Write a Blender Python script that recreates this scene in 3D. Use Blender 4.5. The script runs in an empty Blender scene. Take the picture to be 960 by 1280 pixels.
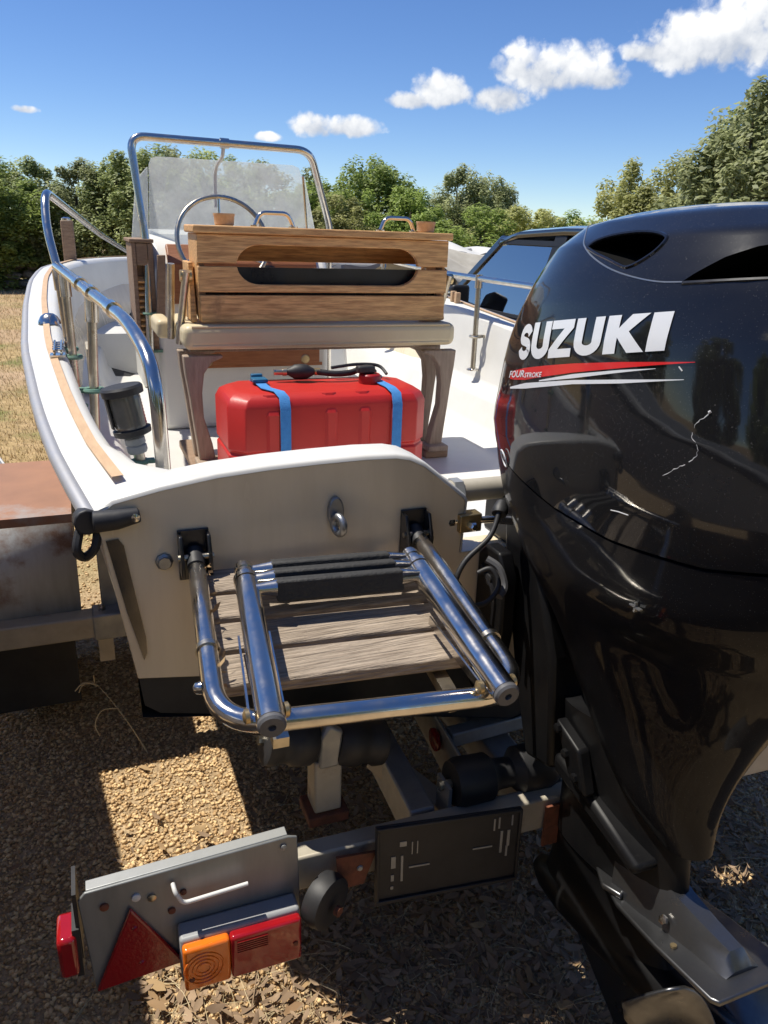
import bpy, bmesh, math, random
import numpy as np
from mathutils import Vector, Matrix
from mathutils.bvhtree import BVHTree
R = math.radians
rnd = random.Random(7)
rng = np.random.default_rng(11)
scene = bpy.context.scene
COL = scene.collection

# ------------------------------------------------------------------ camera
cam_d = bpy.data.cameras.new('camera'); cam = bpy.data.objects.new('camera', cam_d); COL.objects.link(cam)
cam_d.sensor_fit = 'VERTICAL'; cam_d.sensor_height = 32.0; cam_d.sensor_width = 24.0; cam_d.lens = 24.0
cam_d.clip_start = 0.05; cam_d.clip_end = 3000
H_, P_, RO_ = R(22), R(20), R(2.0)
f_ = Vector((math.sin(H_)*math.cos(P_), math.cos(H_)*math.cos(P_), -math.sin(P_)))
r_ = Vector((math.cos(H_), -math.sin(H_), 0)); u_ = r_.cross(f_)
r2 = r_*math.cos(RO_) + u_*math.sin(RO_); u2 = u_*math.cos(RO_) - r_*math.sin(RO_)
m3 = Matrix((r2, u2, -f_)).transposed()
cam.matrix_world = Matrix.Translation((-.95, -1.42, 1.62)) @ m3.to_4x4()
scene.camera = cam

# ------------------------------------------------------------------ sky, sun, exposure
SUN_EL, SUN_AZ = R(64.5), R(-57)          # azimuth from +Y towards +X
sun_dir = Vector((math.sin(SUN_AZ)*math.cos(SUN_EL), math.cos(SUN_AZ)*math.cos(SUN_EL), math.sin(SUN_EL)))
sd = bpy.data.lights.new('sun', 'SUN'); sd.energy = 5.0; sd.angle = R(.53); sd.color = (1, .94, .83)
so = bpy.data.objects.new('sun', sd); COL.objects.link(so)
so.rotation_euler = sun_dir.to_track_quat('Z', 'Y').to_euler(); so.location = (0, 0, 12)
scene.view_settings.view_transform = 'Standard'; scene.view_settings.look = 'None'
scene.view_settings.exposure = 0.24; scene.view_settings.gamma = 1; scene.view_settings.use_curve_mapping = False
scene.cycles.max_bounces = 8; scene.cycles.transparent_max_bounces = 12

def build_world():
    w = bpy.data.worlds.new('World'); scene.world = w; w.use_nodes = True
    nt = w.node_tree; N = nt.nodes; L = nt.links; N.clear()
    out = N.new('ShaderNodeOutputWorld'); bg = N.new('ShaderNodeBackground'); L.new(bg.outputs[0], out.inputs[0])
    bg.inputs[1].default_value = .092
    sky = N.new('ShaderNodeTexSky'); sky.sky_type = 'NISHITA'; sky.sun_disc = False
    sky.sun_elevation = SUN_EL; sky.sun_rotation = SUN_AZ; sky.air_density = 1.0; sky.dust_density = 0.0; sky.ozone_density = 4.0; sky.altitude = 2000
    hsv = N.new('ShaderNodeHueSaturation'); hsv.inputs['Hue'].default_value = .509; hsv.inputs['Saturation'].default_value = 1.16; hsv.inputs['Value'].default_value = 1.25
    L.new(sky.outputs[0], hsv.inputs['Color'])
    tc = N.new('ShaderNodeTexCoord'); nrm = N.new('ShaderNodeVectorMath'); nrm.operation = 'NORMALIZE'
    L.new(tc.outputs['Generated'], nrm.inputs[0])
    def noise(scale, detail, rough):
        n = N.new('ShaderNodeTexNoise'); n.inputs['Scale'].default_value = scale; n.inputs['Detail'].default_value = detail
        n.inputs['Roughness'].default_value = rough; L.new(nrm.outputs[0], n.inputs['Vector']); return n
    n1 = noise(26, 6, .52); n2 = noise(70, 4, .5)
    def M(op, a, b=None, c=None, clamp=False):
        m = N.new('ShaderNodeMath'); m.operation = op; m.use_clamp = clamp
        for i, x in enumerate((a, b, c)):
            if x is None: continue
            if hasattr(x, 'is_output'): L.new(x, m.inputs[i])
            else: m.inputs[i].default_value = x
        return m.outputs[0]
    def dot(v):
        d = N.new('ShaderNodeVectorMath'); d.operation = 'DOT_PRODUCT'; L.new(nrm.outputs[0], d.inputs[0]); d.inputs[1].default_value = v
        return d.outputs['Value']
    # cumulus: azimuth deg from +Y, elevation deg, half width deg, half height deg, lean deg
    clouds = [(30.8, 9.9, 2.7, 1.45, 0), (33.4, 10.2, 2.2, 1.4, 0), (35.3, 9.7, 1.6, .8, 0), (28.7, 8.4, 1.7, .95, 0), (24.9, 8.7, 2.0, 1.05, 0), (22.8, 8.2, 1.4, .55, 0), (18.8, 6.5, 2.0, .72, 0), (16.5, 6.5, 1.4, .85, 0), (13.4, 5.7, .8, .3, 0),
              (40.0, 11.3, 2.8, 1.6, 0), (42.4, 11.6, 2.8, 2.0, 0), (37.5, 11.0, 1.4, .65, 0), (45.5, 13.0, 3.6, 2.6, 0), (-1.6, 6.35, .7, .25, 0),
              (78, 22, 11, 4, 0), (240, 28, 12, 5, 0)]
    D = None; S = None
    for az, el, hw, hh, lean in clouds:
        a, e, l = R(az), R(el), R(lean)
        c = Vector((math.sin(a)*math.cos(e), math.cos(a)*math.cos(e), math.sin(e)))
        rt = Vector((math.cos(a), -math.sin(a), 0)); up = rt.cross(-c) * -1
        up = rt.cross(c)
        ax = rt*math.cos(l) + up*math.sin(l); ay = up*math.cos(l) - rt*math.sin(l)
        qx = dot(ax / math.sin(R(hw))); qy = M('SUBTRACT', dot(ay / math.sin(R(hh))), 0.0)
        # flatter base: stretch the lower half
        low = M('MULTIPLY', M('MINIMUM', qy, 0.0), 1.25)
        qy2 = M('ADD', M('MAXIMUM', qy, 0.0), low)
        d2 = M('ADD', M('MULTIPLY', qx, qx), M('MULTIPLY', qy2, qy2))
        front = M('GREATER_THAN', dot(c), .3); v0 = -5.0
        v = M('SUBTRACT', M('MULTIPLY', M('SUBTRACT', 6.6, d2), front), 5.0)
        v = M('MAXIMUM', v, -5.0)
        sh = M('MULTIPLY', M('MINIMUM', M('MAXIMUM', M('ADD', v, .9), 0.0), 1.5), qy)
        D = v if D is None else M('MAXIMUM', D, v)
        S = sh if S is None else M('ADD', S, sh)
    vo = N.new('ShaderNodeTexVoronoi'); vo.feature = 'F1'; vo.inputs['Scale'].default_value = 62
    wv = N.new('ShaderNodeVectorMath'); wv.operation = 'MULTIPLY_ADD'; L.new(n2.outputs['Color'], wv.inputs[0]); wv.inputs[1].default_value = (.03, .03, .03); L.new(nrm.outputs[0], wv.inputs[2]); L.new(wv.outputs[0], vo.inputs['Vector'])
    bil = M('SUBTRACT', .42, vo.outputs['Distance'])
    nz = M('ADD', M('MULTIPLY', M('SUBTRACT', n1.outputs['Fac'], .5), 2.6), M('ADD', M('MULTIPLY', bil, .75), M('MULTIPLY', M('SUBTRACT', n2.outputs['Fac'], .5), 1.3)))
    dens = M('ADD', D, nz)
    mr = N.new('ShaderNodeMapRange'); mr.interpolation_type = 'SMOOTHSTEP'; L.new(dens, mr.inputs[0])
    mr.inputs[1].default_value = .0; mr.inputs[2].default_value = 1.15
    # self shading of the cloud body: tops brighter than bases
    br = M('ADD', M('MULTIPLY', S, .11), M('ADD', M('MULTIPLY', bil, .22), M('MULTIPLY', n1.outputs['Fac'], 1.0)))
    ramp = N.new('ShaderNodeMapRange'); L.new(br, ramp.inputs[0]); ramp.inputs[1].default_value = .22; ramp.inputs[2].default_value = .75
    mixc = N.new('ShaderNodeMix'); mixc.data_type = 'RGBA'; L.new(ramp.outputs[0], mixc.inputs[0])
    mixc.inputs[6].default_value = (5.3, 5.8, 6.7, 1); mixc.inputs[7].default_value = (10.6, 10.6, 10.5, 1)
    mix = N.new('ShaderNodeMix'); mix.data_type = 'RGBA'
    L.new(mr.outputs[0], mix.inputs[0]); L.new(hsv.outputs[0], mix.inputs[6]); L.new(mixc.outputs[2], mix.inputs[7])
    L.new(mix.outputs[2], bg.inputs[0])
build_world()

# ------------------------------------------------------------------ materials
MAT = {}
def mat(name, c1, c2=None, rough=.5, metal=0., scale=8., stretch=(1, 1, 1), bump=0., bscale=None, detail=5, coat=0., spec=.5,
        rough2=None, island=False, spots=None, contrast=(.3, .7), trans=None):
    m = bpy.data.materials.new(name); m.use_nodes = True; nt = m.node_tree; N = nt.nodes; L = nt.links
    b = N['Principled BSDF']; c2 = c2 or tuple(x*.8 for x in c1)
    tc = N.new('ShaderNodeTexCoord'); mp = N.new('ShaderNodeMapping'); mp.inputs['Scale'].default_value = stretch
    L.new(tc.outputs['Object'], mp.inputs['Vector'])
    n = N.new('ShaderNodeTexNoise'); n.inputs['Scale'].default_value = scale; n.inputs['Detail'].default_value = detail; n.inputs['Roughness'].default_value = .6
    L.new(mp.outputs[0], n.inputs['Vector'])
    mr = N.new('ShaderNodeMapRange'); L.new(n.outputs['Fac'], mr.inputs[0]); mr.inputs[1].default_value = contrast[0]; mr.inputs[2].default_value = contrast[1]
    mx = N.new('ShaderNodeMix'); mx.data_type = 'RGBA'; mx.inputs[6].default_value = (*c1, 1); mx.inputs[7].default_value = (*c2, 1)
    fac = mr.outputs[0]
    if island:
        g = N.new('ShaderNodeNewGeometry'); fac = g.outputs['Random Per Island']
    L.new(fac, mx.inputs[0]); colr = mx.outputs[2]
    if spots:   # (colour, scale, threshold): irregular stains
        n3 = N.new('ShaderNodeTexNoise'); n3.inputs['Scale'].default_value = spots[1]; n3.inputs['Detail'].default_value = 8; n3.inputs['Roughness'].default_value = .65
        L.new(tc.outputs['Object'], n3.inputs['Vector'])
        r3 = N.new('ShaderNodeMapRange'); L.new(n3.outputs['Fac'], r3.inputs[0]); r3.inputs[1].default_value = spots[2]; r3.inputs[2].default_value = spots[2]+.12
        if len(spots) > 3: r3.inputs[4].default_value = spots[3]
        m3_ = N.new('ShaderNodeMix'); m3_.data_type = 'RGBA'; L.new(r3.outputs[0], m3_.inputs[0]); L.new(colr, m3_.inputs[6]); m3_.inputs[7].default_value = (*spots[0], 1)
        colr = m3_.outputs[2]
    L.new(colr, b.inputs['Base Color'])
    b.inputs['Metallic'].default_value = metal; b.inputs['Specular IOR Level'].default_value = spec
    if rough2 is not None:
        rr = N.new('ShaderNodeMapRange'); L.new(n.outputs['Fac'], rr.inputs[0]); rr.inputs[1].default_value = .3; rr.inputs[2].default_value = .7
        rr.inputs[3].default_value = rough; rr.inputs[4].default_value = rough2; L.new(rr.outputs[0], b.inputs['Roughness'])
    else: b.inputs['Roughness'].default_value = rough
    if coat: b.inputs['Coat Weight'].default_value = coat; b.inputs['Coat Roughness'].default_value = .06
    if bump:
        bn = N.new('ShaderNodeTexNoise'); bn.inputs['Scale'].default_value = bscale or scale*3; bn.inputs['Detail'].default_value = 5
        L.new(mp.outputs[0], bn.inputs['Vector']); bp = N.new('ShaderNodeBump'); bp.inputs['Strength'].default_value = bump; bp.inputs['Distance'].default_value = .01
        L.new(bn.outputs['Fac'], bp.inputs['Height']); L.new(bp.outputs[0], b.inputs['Normal'])
    if trans: b.inputs['Transmission Weight'].default_value = trans
    MAT[name] = m; return m
mat('gel_white', (.72, .71, .67), (.66, .65, .60), .28, scale=5, rough2=.45, spots=((.50, .46, .38), 9, .66, .5))
mat('gel_cream', (.78, .665, .475), (.68, .565, .385), .17, scale=4, stretch=(3.5, 3.5, .5), contrast=(.42, .8), rough2=.3, spots=((.46, .33, .17), 5, .60, .55), spec=.6)
mat('gel_inner', (.68, .675, .64), (.62, .61, .575), .4, scale=6, spots=((.55, .52, .45), 6, .64, .6))
mat('antifoul', (.016, .016, .018), (.03, .03, .03), .6, scale=14)
mat('teak_warm', (.80, .47, .19), (.44, .225, .085), .55, contrast=(.36, .64), scale=9, stretch=(1.2, 14, 14), bump=.25, bscale=22, detail=8, spots=((.20, .10, .045), 7, .60, .6))
mat('teak_red', (.36, .14, .055), (.25, .085, .03), .45, scale=9, stretch=(1.5, 14, 14), bump=.15, bscale=20)
mat('teak_grey', (.40, .31, .23), (.26, .195, .14), .7, scale=9, stretch=(10, 10, 1.2), bump=.3, bscale=26, detail=8)
mat('teak_base', (.34, .23, .15), (.22, .14, .09), .7, scale=9, stretch=(2, 10, 10), bump=.3)
mat('plank', (.46, .375, .29), (.20, .155, .115), .85, scale=7, stretch=(1.3, 26, 26), bump=.9, bscale=9, detail=9)
mat('tan_strip', (.62, .42, .25), (.50, .33, .19), .6, scale=10, stretch=(8, 1.5, 8), bump=.1)
mat('steel', (.72, .685, .63), (.58, .55, .50), .10, 1., scale=25, rough2=.27, spots=((.36, .27, .17), 22, .66, .75))
mat('steel_old', (.60, .56, .48), (.42, .37, .28), .22, 1., scale=20, rough2=.42, spots=((.30, .21, .12), 18, .58, .8))
mat('rub_metal', (.44, .44, .45), (.34, .34, .35), .45, .5, scale=12, rough2=.65)
mat('galv', (.40, .41, .41), (.30, .31, .31), .45, .6, scale=14, rough2=.65, spots=((.23, .13, .07), 9, .64, .7))
mat('galv_pale', (.50, .46, .37), (.38, .34, .27), .6, .25, scale=12, spots=((.20, .10, .05), 8, .6, .7))
mat('galv_sheet', (.30, .31, .31), (.22, .23, .23), .5, .45, scale=6, stretch=(3, 3, .6), spots=((.24, .17, .11), 12, .67, .5))
mat('fender_paint', (.58, .60, .62), (.46, .47, .48), .55, .05, scale=7, stretch=(5, 5, .8), spots=((.24, .115, .06), 5, .5, .85))
mat('fender_rust', (.36, .19, .12), (.28, .15, .10), .7, .1, scale=6, spots=((.33, .33, .34), 4, .58, .7))
mat('rust', (.22, .07, .035), (.10, .04, .02), .85, .0, scale=30, bump=.3)
mat('rubber', (.016, .016, .018), (.028, .028, .03), .55, scale=15, bump=.05)
mat('tread', (.022, .022, .022), (.035, .034, .032), .7, scale=30, bump=.25, bscale=160)
mat('tyre', (.02, .02, .02), (.04, .037, .033), .85, scale=10, bump=.1)
mat('black_paint', (.012, .012, .014), (.02, .02, .022), .22, scale=9, rough2=.4, coat=.3)
mat('black_matte', (.004, .004, .004), (.006, .006, .006), .9, spec=.1)
mat('black_cast', (.005, .005, .006), (.009, .009, .0095), .34, scale=12, rough2=.5, spec=.2, spots=((.05, .048, .045), 26, .68, .5))
mat('grey_metal', (.40, .41, .42), (.28, .29, .30), .32, .9, scale=18, rough2=.5)
mat('red_tank', (.52, .022, .016), (.44, .018, .014), .42, scale=5, bump=.05, bscale=120)
mat('red_cap', (.35, .01, .012), None, .4)
mat('blue_web', (.06, .27, .62), (.045, .21, .52), .75, scale=60, bump=.3, bscale=300)
mat('blue_buckle', (.02, .13, .25), None, .4)
mat('vinyl', (.66, .555, .35), (.58, .47, .28), .45, scale=5, bump=.06, bscale=90, spots=((.36, .27, .15), 10, .68, .5))
mat('verdigris', (.10, .24, .19), (.17, .25, .18), .7, .3, scale=30)
mat('decal_white', (.72, .73, .75), (.66, .67, .69), .3, coat=.4)
mat('decal_red', (.72, .015, .015), (.6, .012, .012), .3, coat=.4)
mat('decal_dark', (.02, .02, .02), None, .3)
mat('scratch', (.55, .55, .55), None, .6)
mat('lens_red', (.36, .008, .012), (.27, .006, .01), .12, coat=.6, bump=.06, bscale=60)
mat('lens_amber', (.85, .20, .015), (.75, .15, .01), .12, coat=.6, bump=.06, bscale=60)
mat('reflector_red', (.30, .006, .009), (.25, .005, .008), .22, coat=.5, bump=.12, bscale=160)
mat('plastic_grey', (.33, .34, .35), (.28, .29, .3), .5)
mat('cap_grey', (.11, .11, .115), (.08, .08, .085), .5, spots=((.25, .22, .18), 40, .62, .5))
mat('white_plastic', (.75, .75, .73), None, .4)
mat('dark_mirror', (.20, .19, .18), (.12, .11, .10), .06, 1., scale=6, stretch=(2, 2, 1), rough2=.2)
mat('plate_metal', (.17, .172, .178), (.10, .102, .108), .24, .9, scale=16, rough2=.42, spots=((.30, .29, .27), 30, .64, .5))
mat('brass', (.55, .42, .22), (.42, .32, .18), .35, .9, scale=30)
mat('lamp_glass', (.13, .13, .12), (.09, .09, .08), .18, scale=20, coat=.5)
mat('car_paint', (.008, .011, .019), (.01, .013, .022), .18, coat=1.0)
mat('car_trim', (.012, .012, .013), None, .5)
mat('tarp', (.50, .47, .40), (.36, .33, .27), .7, scale=5, bump=.4, bscale=9)
mat('tarp_grey', (.21, .21, .22), (.16, .16, .17), .8, scale=3, bump=.3, bscale=6)
mat('bark', (.13, .10, .075), (.07, .055, .04), .9, scale=12, stretch=(1, 1, .3), bump=.8)
mat('dry_stone', (.30, .28, .25), (.16, .15, .135), .9, scale=6, bump=.6)
mat('gravel_stone', (.40, .245, .11), (.84, .61, .33), .85, island=True)
mat('leaf_dry', (.21, .12, .06), (.40, .27, .13), .8, island=True)
mat('leaf_brown', (.15, .095, .055), (.36, .25, .155), .8, island=True)
mat('straw', (.40, .31, .17), (.56, .46, .29), .8, island=True)
mat('grass_dry', (.52, .375, .21), (.34, .265, .13), .9, island=True)

def foliage(name, dark, light, hue=.0):
    m = bpy.data.materials.new(name); m.use_nodes = True; nt = m.node_tree; N = nt.nodes; L = nt.links
    out = N['Material Output']; b = N['Principled BSDF']
    g = N.new('ShaderNodeNewGeometry'); oi = N.new('ShaderNodeObjectInfo')
    mx = N.new('ShaderNodeMix'); mx.data_type = 'RGBA'; mx.inputs[6].default_value = (*dark, 1); mx.inputs[7].default_value = (*light, 1)
    L.new(g.outputs['Random Per Island'], mx.inputs[0])
    h = N.new('ShaderNodeHueSaturation'); L.new(mx.outputs[2], h.inputs['Color'])
    mr = N.new('ShaderNodeMapRange'); L.new(oi.outputs['Random'], mr.inputs[0]); mr.inputs[3].default_value = .8; mr.inputs[4].default_value = 1.2
    L.new(mr.outputs[0], h.inputs['Value'])
    L.new(h.outputs[0], b.inputs['Base Color']); b.inputs['Roughness'].default_value = .55
    t = N.new('ShaderNodeBsdfTranslucent'); L.new(h.outputs[0], t.inputs[0])
    ms = N.new('ShaderNodeMixShader'); ms.inputs[0].default_value = .58
    L.new(b.outputs[0], ms.inputs[1]); L.new(t.outputs[0], ms.inputs[2]); L.new(ms.outputs[0], out.inputs[0])
    MAT[name] = m
foliage('leaf_olive', (0.24, 0.29, 0.11), (0.52, 0.57, 0.26))
foliage('leaf_green', (0.2, 0.28, 0.07), (0.48, 0.58, 0.17))
foliage('leaf_dark', (0.22, 0.25, 0.115), (0.5, 0.53, 0.28))
foliage('leaf_yellow', (0.3, 0.32, 0.1), (0.58, 0.58, 0.27))

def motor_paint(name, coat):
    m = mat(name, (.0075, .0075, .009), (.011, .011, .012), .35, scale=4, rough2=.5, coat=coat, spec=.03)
    nt = m.node_tree; N = nt.nodes; L = nt.links; b = N['Principled BSDF']
    tc = N.new('ShaderNodeTexCoord')
    def noise(sc, det, rg, st=None):
        n = N.new('ShaderNodeTexNoise'); n.inputs['Scale'].default_value = sc; n.inputs['Detail'].default_value = det; n.inputs['Roughness'].default_value = rg; L.new(tc.outputs['Object'], n.inputs['Vector']); return n.outputs['Fac']
    def M(op, a, b_, cl=False):
        q = N.new('ShaderNodeMath'); q.operation = op; q.use_clamp = cl
        for i, x in enumerate((a, b_)):
            if hasattr(x, 'is_output'): L.new(x, q.inputs[i])
            else: q.inputs[i].default_value = x
        return q.outputs[0]
    def rg(v, a, b_, c, d):
        r = N.new('ShaderNodeMapRange'); L.new(v, r.inputs[0])
        for i, x in enumerate((a, b_, c, d)): r.inputs[i+1].default_value = x
        return r.outputs[0]
    specks = None
    for sc, th in ((260, .13), (120, .085), (55, .05)):
        v = N.new('ShaderNodeTexVoronoi'); v.inputs['Scale'].default_value = sc; L.new(tc.outputs['Object'], v.inputs['Vector'])
        k = M('LESS_THAN', v.outputs['Distance'], M('MULTIPLY', noise(6+sc*.02, 4, .6), th*1.8)); specks = k if specks is None else M('MAXIMUM', specks, k)
    film = rg(noise(9, 9, .72), .45, .8, 0, .014)
    fac = M('ADD', M('MULTIPLY', specks, .16), film, True)
    src = b.inputs['Base Color'].links[0].from_socket
    mx = N.new('ShaderNodeMix'); mx.data_type = 'RGBA'; L.new(fac, mx.inputs[0]); L.new(src, mx.inputs[6]); mx.inputs[7].default_value = (.30, .285, .26, 1)
    L.new(mx.outputs[2], b.inputs['Base Color'])
    L.new(rg(noise(14, 8, .7), .35, .75, .025, .10), b.inputs['Coat Roughness'])
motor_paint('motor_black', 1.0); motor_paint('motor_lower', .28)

def hazy_acrylic():
    m = bpy.data.materials.new('acrylic'); m.use_nodes = True; nt = m.node_tree; N = nt.nodes; L = nt.links
    out = N['Material Output']; b = N['Principled BSDF']; b.inputs['Base Color'].default_value = (.75, .77, .77, 1); b.inputs['Roughness'].default_value = .3
    tl = N.new('ShaderNodeBsdfTranslucent'); tl.inputs[0].default_value = (.9, .91, .9, 1)
    a = N.new('ShaderNodeMixShader'); a.inputs[0].default_value = .55; L.new(b.outputs[0], a.inputs[1]); L.new(tl.outputs[0], a.inputs[2])
    t = N.new('ShaderNodeBsdfTransparent'); t.inputs[0].default_value = (.93, .95, .94, 1)
    tc = N.new('ShaderNodeTexCoord'); n = N.new('ShaderNodeTexNoise'); n.inputs['Scale'].default_value = 14; n.inputs['Detail'].default_value = 10; n.inputs['Roughness'].default_value = .75
    L.new(tc.outputs['Object'], n.inputs['Vector'])
    mr = N.new('ShaderNodeMapRange'); L.new(n.outputs['Fac'], mr.inputs[0]); mr.inputs[1].default_value = .3; mr.inputs[2].default_value = .7; mr.inputs[3].default_value = .28; mr.inputs[4].default_value = .5
    ms = N.new('ShaderNodeMixShader'); L.new(mr.outputs[0], ms.inputs[0]); L.new(t.outputs[0], ms.inputs[1]); L.new(a.outputs[0], ms.inputs[2]); L.new(ms.outputs[0], out.inputs[0])
    MAT['acrylic'] = m
    m = bpy.data.materials.new('car_glass'); m.use_nodes = True; nt = m.node_tree; N = nt.nodes; L = nt.links
    out = N['Material Output']; N.remove(N['Principled BSDF'])
    g = N.new('ShaderNodeBsdfGlossy'); g.inputs['Roughness'].default_value = .03; g.inputs[0].default_value = (.9, .95, 1, 1)
    t = N.new('ShaderNodeBsdfTransparent'); t.inputs[0].default_value = (.80, .86, .86, 1)
    fr0 = N.new('ShaderNodeFresnel'); fr0.inputs[0].default_value = 1.6; fr = N.new('ShaderNodeMath'); fr.operation = 'ADD'; fr.use_clamp = True; L.new(fr0.outputs[0], fr.inputs[0]); fr.inputs[1].default_value = .30
    ms = N.new('ShaderNodeMixShader'); L.new(fr.outputs[0], ms.inputs[0]); L.new(t.outputs[0], ms.inputs[1]); L.new(g.outputs[0], ms.inputs[2]); L.new(ms.outputs[0], out.inputs[0])
    MAT['car_glass'] = m
hazy_acrylic()

def ground_mat():
    m = bpy.data.materials.new('yard_ground'); m.use_nodes = True; nt = m.node_tree; N = nt.nodes; L = nt.links; b = N['Principled BSDF']
    tc = N.new('ShaderNodeTexCoord')
    def noise(s, d=6, r=.6):
        n = N.new('ShaderNodeTexNoise'); n.inputs['Scale'].default_value = s; n.inputs['Detail'].default_value = d; n.inputs['Roughness'].default_value = r
        L.new(tc.outputs['Object'], n.inputs['Vector']); return n.outputs['Fac']
    def rng_(v, a, b_):
        r = N.new('ShaderNodeMapRange'); L.new(v, r.inputs[0]); r.inputs[1].default_value = a; r.inputs[2].default_value = b_; return r.outputs[0]
    def mix(f, a, b_):
        x = N.new('ShaderNodeMix'); x.data_type = 'RGBA'; L.new(f, x.inputs[0])
        for i, c in ((6, a), (7, b_)):
            if hasattr(c, 'is_output'): L.new(c, x.inputs[i])
            else: x.inputs[i].default_value = (*c, 1)
        return x.outputs[2]
    v = N.new('ShaderNodeTexVoronoi'); v.inputs['Scale'].default_value = 75; L.new(tc.outputs['Object'], v.inputs['Vector'])
    vc = N.new('ShaderNodeSeparateColor'); L.new(v.outputs['Color'], vc.inputs[0])
    grav = mix(vc.outputs[0], (.30, .21, .12), (.50, .375, .23))
    dirt = mix(rng_(noise(.55), .4, .6), (.50, .36, .23), (.42, .29, .165))
    dry = mix(rng_(noise(9, 8), .35, .65), (.52, .38, .20), (.34, .25, .12))
    gr = mix(rng_(noise(1.1), .5, .62), dry, (.20, .21, .075))
    yard = mix(rng_(noise(.35), .45, .55), gr, dirt)
    sp = N.new('ShaderNodeSeparateXYZ'); L.new(tc.outputs['Object'], sp.inputs[0])
    ad = N.new('ShaderNodeMath'); ad.operation = 'ADD'; L.new(sp.outputs[1], ad.inputs[0]); L.new(noise(1.2), ad.inputs[1])
    col = mix(rng_(ad.outputs[0], 2.6, 3.4), grav, yard)
    L.new(col, b.inputs['Base Color']); b.inputs['Roughness'].default_value = .95; b.inputs['Specular IOR Level'].default_value = .1
    bp = N.new('ShaderNodeBump'); bp.inputs['Strength'].default_value = .7; bp.inputs['Distance'].default_value = .012
    L.new(v.outputs['Distance'], bp.inputs['Height']); L.new(bp.outputs[0], b.inputs['Normal'])
    MAT['yard_ground'] = m
ground_mat()

# ------------------------------------------------------------------ mesh helpers
def fillet(pts, rad, n=6):
    pts = [Vector(p) for p in pts]; out = [pts[0]]
    for i in range(1, len(pts)-1):
        a, b, c = pts[i-1], pts[i], pts[i+1]
        r = min(rad, (a-b).length*.48, (c-b).length*.48)
        p, q = b+(a-b).normalized()*r, b+(c-b).normalized()*r
        for k in range(n+1):
            t = k/n; out.append(p*(1-t)**2 + b*2*t*(1-t) + q*t*t)
    out.append(pts[-1]); return out
def catmull(pts, n=6):
    pts = [Vector(p) for p in pts]; out = []
    for i in range(len(pts)-1):
        p0 = pts[max(i-1, 0)]; p1 = pts[i]; p2 = pts[i+1]; p3 = pts[min(i+2, len(pts)-1)]
        for k in range(n):
            t = k/n
            out.append(.5*((2*p1)+(p2-p0)*t+(2*p0-5*p1+4*p2-p3)*t*t+(3*p1-p0-3*p2+p3)*t**3))
    out.append(pts[-1]); return out

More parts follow.
